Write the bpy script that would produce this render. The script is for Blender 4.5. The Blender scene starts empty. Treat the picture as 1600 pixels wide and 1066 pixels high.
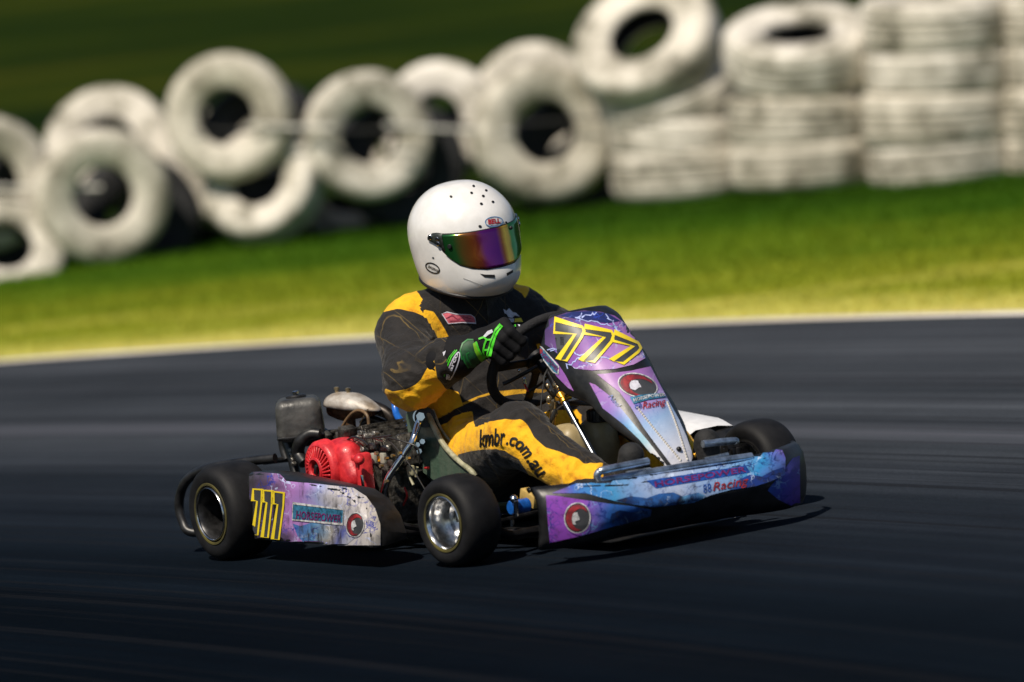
import bpy, bmesh, math, random
import numpy as np
from mathutils import Vector, Matrix, noise
from mathutils.bvhtree import BVHTree
random.seed(7); rng = np.random.default_rng(7)
PI = math.pi; rad = math.radians
D = bpy.data
SC = bpy.context.scene; COL = SC.collection

# ------------------------------------------------------------------ camera, world, sun, exposure
cam_d = D.cameras.new('camera'); cam = D.objects.new('camera', cam_d); COL.objects.link(cam)
cam.location = (0.2705, -17.5462, 2.0122)
cam.rotation_euler = (rad(90 - 4.8), 0, 0)
cam_d.sensor_width = 36; cam_d.lens = 210.92; cam_d.clip_end = 2000; cam_d.clip_start = .5
cam_d.dof.use_dof = True; cam_d.dof.focus_distance = 16.95; cam_d.dof.aperture_fstop = 2.0
SC.camera = cam
SUN_EL, SUN_AZ = 50, 217          # azimuth measured clockwise from +Y
sv = Vector((math.sin(rad(SUN_AZ))*math.cos(rad(SUN_EL)), math.cos(rad(SUN_AZ))*math.cos(rad(SUN_EL)), math.sin(rad(SUN_EL))))
w = D.worlds.new('World'); SC.world = w; w.use_nodes = True
nt = w.node_tree
sky = nt.nodes.new('ShaderNodeTexSky'); sky.sky_type = 'NISHITA'; sky.sun_disc = False
sky.sun_elevation = rad(SUN_EL); sky.sun_rotation = rad(SUN_AZ); sky.dust_density = .6; sky.ozone_density = 2.5
nt.links.new(sky.outputs[0], nt.nodes['Background'].inputs[0]); nt.nodes['Background'].inputs[1].default_value = .06
sl = D.lights.new('sun', 'SUN'); sl.energy = 4.8; sl.angle = rad(1.6); sl.color = (1, .9, .76)
so = D.objects.new('sun', sl); COL.objects.link(so); so.rotation_euler = sv.to_track_quat('Z', 'Y').to_euler(); so.location = (-6, -6, 8)
SC.view_settings.view_transform = 'Standard'; SC.view_settings.look = 'None'
SC.view_settings.exposure = 0; SC.view_settings.gamma = 1
SC.render.resolution_x = 1024; SC.render.resolution_y = 682

# ------------------------------------------------------------------ frames
# kart frame: x forward, y to the driver's left, z off the track; the corner is banked, so the frame is tilted in the world
RK = Matrix(((0.54423, 0.83106, -0.11468), (-0.83661, 0.5478, -0.00055), (0.06237, 0.09624, 0.9934)))
QC = Vector((14.9521, -9.1933, 1.97746)); QF = Vector((-.838897, .537821, -.083671))
QR = Vector((.544234, .831058, -.114683)); QU = Vector((-.0078565, .141744, .989872)); Qf = 9374.13
def ray(px, py): return (QF*Qf + QR*(px-800) - QU*(py-533)).normalized()
def K(px, py, x=None, y=None, z=None):
    """measured drawing: sheet position plus one known kart coordinate -> kart point"""
    d = ray(px, py)
    if x is not None: s = (x-QC.x)/d.x
    elif y is not None: s = (y-QC.y)/d.y
    else: s = (z-QC.z)/d.z
    return QC + d*s
def sheet(P):
    """kart points (n,3) -> drawing sheet"""
    q = np.asarray(P, dtype=float) - np.array(QC)
    zz = q @ np.array(QF)
    return np.stack([800 + Qf*(q @ np.array(QR))/zz, 533 - Qf*(q @ np.array(QU))/zz], 1)

# ------------------------------------------------------------------ materials
def nodes_of(m): return m.node_tree.nodes, m.node_tree.links
def base_mat(name):
    m = D.materials.new(name); m.use_nodes = True
    return m, m.node_tree.nodes['Principled BSDF']
def ramp(N, stops, interp='LINEAR'):
    r = N.new('ShaderNodeValToRGB'); r.color_ramp.interpolation = interp
    e = r.color_ramp.elements
    while len(e) < len(stops): e.new(.5)
    for k, (p, c) in enumerate(stops):
        e[k].position = p; e[k].color = (c[0], c[1], c[2], 1) if not isinstance(c, (int, float)) else (c, c, c, 1)
    return r
def pm(name, col, rough=.5, metal=0., var=.15, scale=30., bump=.0, bscale=80., coat=0., spec=.5, col2=None, aniso=None, rvar=.1):
    m, b = base_mat(name); N, L = nodes_of(m)
    tc = N.new('ShaderNodeTexCoord'); nz = N.new('ShaderNodeTexNoise'); nz.inputs['Scale'].default_value = scale
    nz.inputs['Detail'].default_value = 6; nz.inputs['Roughness'].default_value = .62
    if aniso:
        mp = N.new('ShaderNodeMapping'); mp.inputs['Scale'].default_value = aniso; L.new(tc.outputs['Object'], mp.inputs[0]); L.new(mp.outputs[0], nz.inputs[0])
    else: L.new(tc.outputs['Object'], nz.inputs[0])
    c = Vector(col); c2 = Vector(col2) if col2 else c*(1-var*1.6)
    c1 = Vector([min(1, v) for v in (c*(1+var) if not col2 else c)])
    r = ramp(N, [(.34, c2), (.62, c1)]); L.new(nz.outputs[0], r.inputs[0]); L.new(r.outputs[0], b.inputs['Base Color'])
    mr = N.new('ShaderNodeMapRange'); mr.inputs[3].default_value = max(.02, rough-rvar); mr.inputs[4].default_value = min(1, rough+rvar)
    L.new(nz.outputs[0], mr.inputs[0]); L.new(mr.outputs[0], b.inputs['Roughness'])
    b.inputs['Metallic'].default_value = metal; b.inputs['Coat Weight'].default_value = coat; b.inputs['Specular IOR Level'].default_value = spec
    if bump:
        n2 = N.new('ShaderNodeTexNoise'); n2.inputs['Scale'].default_value = bscale; n2.inputs['Detail'].default_value = 5
        L.new(tc.outputs['Object'], n2.inputs[0])
        bp = N.new('ShaderNodeBump'); bp.inputs['Strength'].default_value = bump; bp.inputs['Distance'].default_value = .01
        L.new(n2.outputs[0], bp.inputs['Height']); L.new(bp.outputs[0], b.inputs['Normal'])
    return m
M = {}
M['black_plastic'] = pm('black_plastic', (.012, .012, .013), .40, var=.4, scale=25, bump=.05, bscale=60)
M['black_metal'] = pm('black_metal', (.012, .012, .014), .38, .3, var=.5, scale=40)
M['dark_iron'] = pm('dark_iron', (.075, .070, .062), .42, .6, var=.6, scale=45, bump=.4, bscale=120)
M['rubber'] = pm('rubber', (.0085, .0085, .010), .66, var=.35, scale=22, bump=.1, bscale=420, col2=(.003, .003, .0038), spec=.3)
M['chrome'] = pm('chrome', (.72, .73, .75), .13, 1., var=.08, scale=60)
M['blue_steel'] = pm('blue_steel', (.50, .58, .68), .3, .9, var=.3, scale=30)
M['alloy'] = pm('alloy', (.68, .68, .68), .2, 1., var=.12, scale=90, rvar=.08)
M['cast'] = pm('cast', (.32, .3, .27), .42, .8, var=.5, scale=50, bump=.5, bscale=110)
M['rust'] = pm('rust', (.09, .045, .02), .65, .4, var=.6, scale=40, bump=.5, bscale=90)
M['shield'] = pm('shield', (.50, .47, .43), .55, .25, col2=(.25, .2, .15), scale=18, bump=.25, bscale=60)
M['red_paint'] = pm('red_paint', (.74, .035, .042), .42, 0, col2=(.40, .01, .018), scale=30, coat=.15, bump=.25, bscale=40)
M['blue_paint'] = pm('blue_paint', (.01, .10, .42), .28, 0, var=.3, scale=30, coat=.4)
M['yellow_paint'] = pm('yellow_paint', (.75, .34, .01), .5, 0, var=.15, scale=30)
M['gold'] = pm('gold', (.75, .36, .03), .3, .7, var=.2, scale=60)
M['brass'] = pm('brass', (.5, .4, .25), .3, .9, var=.3, scale=60)
M['tank_plastic'] = pm('tank_plastic', (.40, .32, .17), .42, 0, col2=(.23, .17, .08), scale=10, bump=.08, bscale=60)
M['fibreglass'] = pm('fibreglass', (.055, .10, .07), .35, 0, col2=(.10, .13, .10), scale=22, bump=.2, bscale=80, aniso=(1, 1, .25))
M['fibre_edge'] = pm('fibre_edge', (.42, .40, .27), .5, 0, col2=(.2, .2, .12), scale=40, bump=.3, bscale=80)
M['white_plastic'] = pm('white_plastic', (.72, .73, .76), .35, 0, var=.06, scale=30)
M['helmet_white'] = pm('helmet_white', (.82, .81, .80), .24, 0, col2=(.74, .73, .71), scale=24, coat=.5, rvar=.09)
M['black_trim'] = pm('black_trim', (.008, .008, .01), .5, var=.2)
M['vinyl_yellow'] = pm('vinyl_yellow', (.86, .66, .03), .38, var=.06, scale=20)
M['vinyl_char'] = pm('vinyl_charcoal', (.055, .058, .065), .42, var=.15, scale=20)
M['vinyl_white'] = pm('vinyl_white', (.72, .72, .74), .4, col2=(0.216, 0.216, 0.222), scale=70)
M['vinyl_red'] = pm('vinyl_red', (.38, .03, .035), .4, scale=50, col2=(.10, .02, .03))
M['vinyl_blue'] = pm('vinyl_blue', (.02, .09, .42), .4, col2=(0.006, 0.027, 0.126), scale=70)
M['vinyl_teal'] = pm('vinyl_teal', (.05, .22, .38), .4, col2=(0.015, 0.066, 0.114), scale=70)
M['vinyl_plum'] = pm('vinyl_plum', (.20, .03, .17), .4, col2=(0.06, 0.009, 0.051), scale=70)
M['print_black'] = pm('print_black', (.006, .006, .007), .6, var=.2)
M['patch_pink'] = pm('patch_pink', (.62, .13, .17), .7, var=.25, scale=90)
M['patch_white'] = pm('patch_white', (.60, .60, .68), .7, var=.15, scale=90)
M['glove_black'] = pm('glove_black', (.0055, .0055, .007), .8, var=.4, scale=30, bump=.12, bscale=160, spec=.25)
M['glove_green'] = pm('glove_green', (.06, .55, .015), .5, var=.25, scale=60)
M['glove_dkgreen'] = pm('glove_dark_green', (.004, .06, .016), .6, var=.3, scale=60)
M['jewel'] = pm('jewel', (.85, .8, .72), .12, .3, var=.1, scale=200, coat=1)
M['wire'] = pm('wire', (.02, .02, .02), .5, var=.2)
M['red_wire'] = pm('red_wire', (.5, .02, .02), .5, var=.2)

def graphic(name, stops, ang, off=0., dirt=.15, bolt=.5, blotch=.25, cols=((.55, .62, .9), (.02, .04, .3)), streak=False):
    """printed sticker art: colour run across the sheet, clouds, blue scribbles and white bolts"""
    m, b = base_mat(name); N, L = nodes_of(m)
    uv = N.new('ShaderNodeUVMap'); uv.uv_map = 'UVMap'
    mp = N.new('ShaderNodeMapping'); mp.inputs['Rotation'].default_value = (0, 0, ang); L.new(uv.outputs[0], mp.inputs[0])
    sx = N.new('ShaderNodeSeparateXYZ'); L.new(mp.outputs[0], sx.inputs[0])
    nz = N.new('ShaderNodeTexNoise'); nz.inputs['Scale'].default_value = 1.6; nz.inputs['Detail'].default_value = 5; L.new(uv.outputs[0], nz.inputs[0])
    a = N.new('ShaderNodeMath'); a.operation = 'MULTIPLY_ADD'; a.inputs[1].default_value = blotch; L.new(nz.outputs[0], a.inputs[0]); L.new(sx.outputs[0], a.inputs[2])
    a2 = N.new('ShaderNodeMath'); a2.operation = 'ADD'; a2.inputs[1].default_value = off-blotch*.5; L.new(a.outputs[0], a2.inputs[0])
    r = ramp(N, stops); L.new(a2.outputs[0], r.inputs[0])
    col = r.outputs[0]
    for k, (sc, th, cc) in enumerate(((1.3, .028, cols[0]), (2.6, .06, cols[1]))):
        n2 = N.new('ShaderNodeTexNoise'); n2.inputs['Scale'].default_value = 5; n2.inputs['Detail'].default_value = 6; L.new(uv.outputs[0], n2.inputs[0])
        mx = N.new('ShaderNodeVectorMath'); mx.operation = 'MULTIPLY_ADD'; mx.inputs[1].default_value = (.5, .5, .5); L.new(n2.outputs[1], mx.inputs[0]); L.new(uv.outputs[0], mx.inputs[2])
        vo = N.new('ShaderNodeTexVoronoi'); vo.feature = 'DISTANCE_TO_EDGE'; vo.inputs['Scale'].default_value = sc*1.6; L.new(mx.outputs[0], vo.inputs[0])
        th_ = N.new('ShaderNodeMapRange'); th_.inputs[1].default_value = 0; th_.inputs[2].default_value = th; th_.inputs[3].default_value = 1; th_.inputs[4].default_value = 0; L.new(vo.outputs[0], th_.inputs[0])
        n3 = N.new('ShaderNodeTexNoise'); n3.inputs['Scale'].default_value = 2.2+k; n3.inputs['Detail'].default_value = 2; L.new(uv.outputs[0], n3.inputs[0])
        g = N.new('ShaderNodeMapRange'); g.inputs[1].default_value = .48; g.inputs[2].default_value = .6; L.new(n3.outputs[0], g.inputs[0])
        mm = N.new('ShaderNodeMath'); mm.operation = 'MULTIPLY'; L.new(th_.outputs[0], mm.inputs[0]); L.new(g.outputs[0], mm.inputs[1])
        m2 = N.new('ShaderNodeMath'); m2.operation = 'MULTIPLY'; m2.inputs[1].default_value = bolt; L.new(mm.outputs[0], m2.inputs[0])
        mi = N.new('ShaderNodeMix'); mi.data_type = 'RGBA'; L.new(m2.outputs[0], mi.inputs[0]); L.new(col, mi.inputs[6]); mi.inputs[7].default_value = (*cc, 1)
        col = mi.outputs[2]
    n4 = N.new('ShaderNodeTexNoise'); n4.inputs['Scale'].default_value = 9; n4.inputs['Detail'].default_value = 8; n4.inputs['Roughness'].default_value = .7
    if streak:
        mps = N.new('ShaderNodeMapping'); mps.inputs['Scale'].default_value = (1, .22, 1); L.new(uv.outputs[0], mps.inputs[0]); L.new(mps.outputs[0], n4.inputs[0])
    else: L.new(uv.outputs[0], n4.inputs[0])
    d = N.new('ShaderNodeMapRange'); d.inputs[1].default_value = .5; d.inputs[2].default_value = .72; d.inputs[4].default_value = dirt*2.4; L.new(n4.outputs[0], d.inputs[0])
    mi = N.new('ShaderNodeMix'); mi.data_type = 'RGBA'; L.new(d.outputs[0], mi.inputs[0]); L.new(col, mi.inputs[6]); mi.inputs[7].default_value = (.035, .03, .03, 1)
    L.new(mi.outputs[2], b.inputs['Base Color'])
    b.inputs['Roughness'].default_value = .42; b.inputs['Specular IOR Level'].default_value = .3; b.inputs['Coat Weight'].default_value = .04; b.inputs['Coat Roughness'].default_value = .25
    return m
PUR, LIL, BLU, SKY_, WHT, NAVY = (.20, .06, .36), (.42, .20, .52), (.03, .12, .42), (.12, .34, .60), (.62, .62, .66), (.015, .015, .05)

# ------------------------------------------------------------------ object helpers
def link(o, parent=None):
    COL.objects.link(o)
    if parent is not None: o.parent = parent
    return o
def tag(o, label=None, cat=None, group=None, kind=None):
    if label: o['label'] = label
    if cat: o['category'] = cat
    if group: o['group'] = group
    if kind: o['kind'] = kind
    return o
def empty(name, loc=(0, 0, 0), rot=None):
    o = D.objects.new(name, None); o.empty_display_size = .1; COL.objects.link(o)
    if rot is not None: o.matrix_world = Matrix.Translation(loc) @ rot.to_4x4()
    else: o.location = loc
    return o
def mk(name, V, F, mat, parent=None, smooth=True, uv=None, mi=None):
    me = D.meshes.new(name); me.from_pydata([tuple(v) for v in V], [], [tuple(int(i) for i in f) for f in F]); me.update()
    for m in (mat if isinstance(mat, (list, tuple)) else [mat]): me.materials.append(m)
    if smooth: me.polygons.foreach_set('use_smooth', [True]*len(me.polygons))
    if mi is not None: me.polygons.foreach_set('material_index', list(mi))
    if uv is not None:
        l = me.uv_layers.new(name='UVMap')
        idx = np.zeros(len(me.loops), dtype=int); me.loops.foreach_get('vertex_index', idx)
        l.data.foreach_set('uv', np.asarray(uv)[idx].ravel())
    o = D.objects.new(name, me); link(o, parent); return o
def from_bm(name, bm, mat, parent=None, smooth=True, angle=35):
    me = D.meshes.new(name); bmesh.ops.recalc_face_normals(bm, faces=bm.faces[:]); bm.to_mesh(me); bm.free()
    for m in (mat if isinstance(mat, (list, tuple)) else [mat]): me.materials.append(m)
    if smooth:
        me.polygons.foreach_set('use_smooth', [True]*len(me.polygons)); me.set_sharp_from_angle(angle=rad(angle))
    o = D.objects.new(name, me); link(o, parent); return o
class MB:
    """collects shapes that belong to ONE part"""
    def __init__(s): s.V = []; s.F = []; s.I = []; s.mi = 0
    def add(s, V, F):
        n = len(s.V); s.V += [Vector(v) for v in V]; s.F += [tuple(i+n for i in f) for f in F]; s.I += [s.mi]*len(F); return s
    def tube(s, pts, r, seg=12, closed=False, sm=0, cap=True):
        V, F = tube_geo(pts, r, seg, closed, sm, cap); return s.add(V, F)
    def box(s, c, size, rot=None, bev=.004, seg=2):
        bm = bmesh.new(); bmesh.ops.create_cube(bm, size=1)
        for v in bm.verts: v.co = Vector((v.co.x*size[0], v.co.y*size[1], v.co.z*size[2]))
        if bev: bmesh.ops.bevel(bm, geom=bm.edges[:], offset=min(bev, min(size)*.45), segments=seg, affect='EDGES', profile=.5)
        R_ = rot if rot is not None else Matrix.Identity(3)
        V = [R_ @ v.co + Vector(c) for v in bm.verts]; F = [[v.index for v in f.verts] for f in bm.faces]; bm.free()
        return s.add(V, F)
    def lathe(s, prof, o, axis, seg=32, close=False):
        """prof: (along axis, radius)"""
        a = Vector(axis).normalized(); u = a.orthogonal().normalized(); v = a.cross(u); o = Vector(o)
        V = []; n = len(prof)
        for k in range(seg):
            t = 2*PI*k/seg
            for h, r in prof: V.append(o + a*h + (u*math.cos(t) + v*math.sin(t))*r)
        F = []
        for k in range(seg):
            k2 = (k+1) % seg
            for i in range(n if close else n-1):
                j = (i+1) % n
                F.append((k*n+i, k*n+j, k2*n+j, k2*n+i))
        if not close:
            F.append(tuple(k*n for k in range(seg))); F.append(tuple(k*n+n-1 for k in reversed(range(seg))))
        return s.add(V, F)
    def cyl(s, a, b, r, seg=20, bev=.0):
        a = Vector(a); b = Vector(b); h = (b-a).length; bv = min(bev, r*.4, h*.4)
        pr = [(0, r-bv), (bv, r), (h-bv, r), (h, r-bv)] if bv else [(0, r), (h, r)]
        return s.lathe(pr, a, b-a, seg)
    def sphere(s, c, r, sc=(1, 1, 1), seg=16):
        V = []; F = []
        for i in range(seg//2+1):
            th = PI*i/(seg//2)
            for j in range(seg):
                ph = 2*PI*j/seg; V.append(Vector(c)+Vector((sc[0]*r*math.sin(th)*math.cos(ph), sc[1]*r*math.sin(th)*math.sin(ph), sc[2]*r*math.cos(th))))
        for i in range(seg//2):
            for j in range(seg): F.append((i*seg+j, i*seg+(j+1) % seg, (i+1)*seg+(j+1) % seg, (i+1)*seg+j))
        return s.add(V, F)
    def build(s, name, mat, parent=None, smooth=True, angle=40):
        me = D.meshes.new(name); me.from_pydata([tuple(v) for v in s.V], [], s.F); me.update()
        bm = bmesh.new(); bm.from_mesh(me); bmesh.ops.recalc_face_normals(bm, faces=bm.faces[:]); bm.to_mesh(me); bm.free()
        for m in (mat if isinstance(mat, (list, tuple)) else [mat]): me.materials.append(m)
        if len(set(s.I)) > 1: me.polygons.foreach_set('material_index', s.I)
        if smooth:
            me.polygons.foreach_set('use_smooth', [True]*len(me.polygons)); me.set_sharp_from_angle(angle=rad(angle))
        o = D.objects.new(name, me); link(o, parent); return o
def catmull(P, n, closed=False):
    P = [Vector(p) for p in P]; out = []; m = len(P)
    rng_ = range(m if closed else m-1)
    for i in rng_:
        p0 = P[(i-1) % m] if closed or i > 0 else P[0]*2-P[1]
        p1 = P[i]; p2 = P[(i+1) % m]; p3 = P[(i+2) % m] if closed or i < m-2 else P[-1]*2-P[-2]
        for k in range(n):
            t = k/n; out.append(.5*((2*p1)+(-p0+p2)*t+(2*p0-5*p1+4*p2-p3)*t*t+(-p0+3*p1-3*p2+p3)*t**3))
    if not closed: out.append(P[-1])
    return out
def tube_geo(pts, r, seg=12, closed=False, sm=0, cap=True):
    P = catmull(pts, sm, closed) if sm else [Vector(p) for p in pts]
    n = len(P); rr = r if isinstance(r, (list, tuple)) else [r]*n
    if len(rr) != n: rr = list(np.interp(np.linspace(0, 1, n), np.linspace(0, 1, len(rr)), rr))
    T = []
    for i in range(n):
        a = P[(i-1) % n] if closed or i > 0 else P[i]; b = P[(i+1) % n] if closed or i < n-1 else P[i]
        T.append((b-a).normalized())
    u = T[0].orthogonal().normalized(); V = []; F = []
    for i in range(n):
        if i: u = (u - T[i]*u.dot(T[i])).normalized()
        v = T[i].cross(u)
        for k in range(seg):
            t = 2*PI*k/seg; V.append(P[i]+(u*math.cos(t)+v*math.sin(t))*rr[i])
    for i in range(n if closed else n-1):
        j = (i+1) % n
        for k in range(seg): F.append((i*seg+k, i*seg+(k+1) % seg, j*seg+(k+1) % seg, j*seg+k))
    if cap and not closed: F.append(tuple(range(seg))[::-1]); F.append(tuple((n-1)*seg+k for k in range(seg)))
    return V, F

# ---- signed-distance bodies -> one continuous surface
def surface_nets(S, o, h):
    nx, ny, nz = S.shape; ins = S < 0
    c = [(0, 0, 0), (1, 0, 0), (0, 1, 0), (1, 1, 0), (0, 0, 1), (1, 0, 1), (0, 1, 1), (1, 1, 1)]
    sub = lambda A, d: A[d[0]:nx-1+d[0], d[1]:ny-1+d[1], d[2]:nz-1+d[2]]
    cnt = sum(sub(ins, d).astype(np.int8) for d in c); act = (cnt > 0) & (cnt < 8)
    ix = np.argwhere(act); idm = -np.ones(act.shape, dtype=np.int64); idm[act] = np.arange(len(ix))
    acc = np.zeros((len(ix), 3)); num = np.zeros(len(ix))
    for a in range(8):
        for b in range(a+1, 8):
            da, db = np.array(c[a]), np.array(c[b])
            if np.abs(da-db).sum() != 1: continue
            sa = S[tuple((ix+da).T)]; sb = S[tuple((ix+db).T)]; mk_ = (sa < 0) != (sb < 0)
            t = np.where(mk_, sa/(sa-sb+1e-12*(sa == sb)), 0)[:, None]
            acc += np.where(mk_[:, None], da+(db-da)*t, 0); num += mk_
    V = (ix+acc/num[:, None])*h+np.array(o)
    F = []
    for ax in range(3):
        a1, a2 = (ax+1) % 3, (ax+2) % 3
        lo = [slice(None)]*3; hi = [slice(None)]*3; lo[ax] = slice(0, -1); hi[ax] = slice(1, None)
        ch = ins[tuple(lo)] != ins[tuple(hi)]
        e = np.argwhere(ch); e = e[(e[:, a1] > 0) & (e[:, a2] > 0) & (e[:, a1] < S.shape[a1]-1) & (e[:, a2] < S.shape[a2]-1)]
        u1 = np.zeros(3, int); u1[a1] = 1; u2 = np.zeros(3, int); u2[a2] = 1
        q = np.stack([idm[tuple((e-u1-u2).T)], idm[tuple((e-u2).T)], idm[tuple(e.T)], idm[tuple((e-u1).T)]], 1)
        fl = ~ins[tuple(e.T)]; q[fl] = q[fl][:, ::-1]; F.append(q)
    return V, np.concatenate(F)
def sdf_prims(prims, P, k=.03):
    """prims: (a, b, ra, rb, id[, squash vec]); returns sdf, id"""
    out = None; best = None; ids = None
    for pr in prims:
        a, b, ra, rb, i = pr[:5]
        a = np.array(a, float); b = np.array(b, float); ab = b-a; L2 = max(1e-9, ab@ab)
        t = np.clip(((P-a)@ab)/L2, 0, 1)
        d = np.linalg.norm(P-a-t[..., None]*ab, axis=-1)-(ra+(rb-ra)*t)
        if out is None: out = d; best = d.copy(); ids = np.full(d.shape, i)
        else:
            kk = pr[5] if len(pr) > 5 else k
            hh = np.clip(.5+.5*(out-d)/kk, 0, 1); out = out*(1-hh)+d*hh-kk*hh*(1-hh)
            m_ = d < best; ids[m_] = i; best = np.minimum(best, d)
    return out, ids
def sdf_mesh(prims, h, k=.03, pad=.02, warp=None):
    A = np.array([np.minimum(np.array(p[0])-p[2], np.array(p[1])-p[3]) for p in prims]).min(0)-pad-h*2
    B = np.array([np.maximum(np.array(p[0])+p[2], np.array(p[1])+p[3]) for p in prims]).max(0)+pad+h*2
    n = np.ceil((B-A)/h).astype(int)+1
    g = np.stack(np.meshgrid(*[A[i]+h*np.arange(n[i]) for i in range(3)], indexing='ij'), -1)
    S, _ = sdf_prims(prims, g, k)
    if warp is not None: S = S+warp(g)
    V, F = surface_nets(S, A, h)
    _, ids = sdf_prims(prims, V, k)
    return V, F, ids

# ---- decals lying on a surface
def bvh_of(objs):
    V = []; P = []
    for o in objs:
        n = len(V); V += [v.co.copy() for v in o.data.vertices]; P += [tuple(i+n for i in p.vertices) for p in o.data.polygons]
    return BVHTree.FromPolygons(V, P)
def lay(bm, tree, off, name, mat, parent, step=7., th=0.):
    """bm: flat art in sheet units; cut to a grid, dropped onto the surface and kept off it by `off`"""
    bmesh.ops.triangulate(bm, faces=[f for f in bm.faces if len(f.verts) > 4])
    if bm.verts:
        xs = [v.co.x for v in bm.verts]; ys = [v.co.y for v in bm.verts]
        for ax, lo, hi in ((0, min(xs), max(xs)), (1, min(ys), max(ys))):
            g = math.ceil(lo/step)*step
            while g < hi:
                n = Vector((1, 0, 0)) if ax == 0 else Vector((0, 1, 0))
                bmesh.ops.bisect_plane(bm, geom=bm.verts[:]+bm.edges[:]+bm.faces[:], plane_co=n*g, plane_no=n, dist=1e-4)
                g += step
    bmesh.ops.triangulate(bm, faces=bm.faces[:])
    bad = []; V = {}
    for v in bm.verts:
        d = ray(v.co.x, v.co.y); hit, nn, _, _ = tree.ray_cast(QC, d)
        if hit is None: bad.append(v); continue
        if nn.dot(d) > 0: nn = -nn
        V[v] = hit+nn*off-d*off*.5
    bmesh.ops.delete(bm, geom=bad, context='VERTS')
    bm.verts.index_update()
    Vs = [V[v] for v in bm.verts]; uv = [(v.co.x/100, -v.co.y/100) for v in bm.verts]
    F = []
    for f in bm.faces:
        q = [Vs[v.index] for v in f.verts]
        if max((q[0]-q[1]).length, (q[1]-q[2]).length, (q[2]-q[0]).length) > .10: continue
        n = (q[1]-q[0]).cross(q[2]-q[0]); ids = [v.index for v in f.verts]
        if n.dot(ray(800, 533)) > 0: ids = ids[::-1]
        F.append(ids)
    bm.free()
    if not F: return None
    return mk(name, Vs, F, mat, parent, uv=uv)
def poly_bm(polys):
    bm = bmesh.new()
    for p in polys:
        vs = [bm.verts.new((x, y, 0)) for x, y in p]
        try: bm.faces.new(vs)
        except Exception: pass
    return bm
def strip_bm(lines, wd, closed=False):
    bm = bmesh.new()
    for ln in lines:
        P = [Vector((x, y, 0)) for x, y in ln]; n = len(P); L_ = []; R_ = []
        for i in range(n):
            a = P[(i-1) % n] if closed or i > 0 else P[i]; b = P[(i+1) % n] if closed or i < n-1 else P[i]
            t = (b-a).normalized(); q = Vector((-t.y, t.x, 0))*wd/2
            if 0 < i < n-1 or closed:
                d1 = (P[i]-a).normalized(); q = q/max(.5, abs(d1.dot(t)))
            L_.append(bm.verts.new(P[i]+q)); R_.append(bm.verts.new(P[i]-q))
        for i in range(n if closed else n-1):
            j = (i+1) % n; bm.faces.new((L_[i], L_[j], R_[j], R_[i]))
    return bm
def ell(cx, cy, rx, ry, rot=0, n=28, a0=0, a1=2*PI, full=True):
    c, s = math.cos(rot), math.sin(rot); out = []
    for k in range(n if full else n+1):
        t = a0+(a1-a0)*k/n; x, y = rx*math.cos(t), ry*math.sin(t); out.append((cx+x*c-y*s, cy+x*s+y*c))
    return out
def text_bm(s, path, size, shear=0., sx=1., space=1., bold=0.):
    """lettering set along a sheet path (list of points); size = cap height in sheet units"""
    cu = D.curves.new('lettering', 'FONT'); cu.body = s; cu.size = 1; cu.shear = shear; cu.space_character = space; cu.offset = bold; cu.resolution_u = 3
    o = D.objects.new('lettering', cu); COL.objects.link(o)
    me = o.to_mesh(); bm = bmesh.new(); bm.from_mesh(me); o.to_mesh_clear(); D.objects.remove(o); D.curves.remove(cu)
    bmesh.ops.remove_doubles(bm, verts=bm.verts[:], dist=1e-5)
    w_ = max(v.co.x for v in bm.verts); P = [Vector((x, y)) for x, y in path]
    cum = [0]
    for i in range(1, len(P)): cum.append(cum[-1]+(P[i]-P[i-1]).length)
    for v in bm.verts:
        u = max(0, min(.9999, v.co.x/w_))*cum[-1]; i = max(j for j in range(len(P)-1) if cum[j] <= u)
        t = (u-cum[i])/(cum[i+1]-cum[i]); p = P[i].lerp(P[i+1], t)
        # smoothed direction
        d = (P[i+1]-P[i]).normalized()
        if t < .5 and i > 0: d = d.lerp((P[i]-P[i-1]).normalized(), .5-t).normalized()
        if t >= .5 and i < len(P)-2: d = d.lerp((P[i+2]-P[i+1]).normalized(), t-.5).normalized()
        n = Vector((d.y, -d.x)); q = p+n*(v.co.y/.73*size)
        v.co = Vector((q.x, q.y, 0))
    return bm

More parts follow.
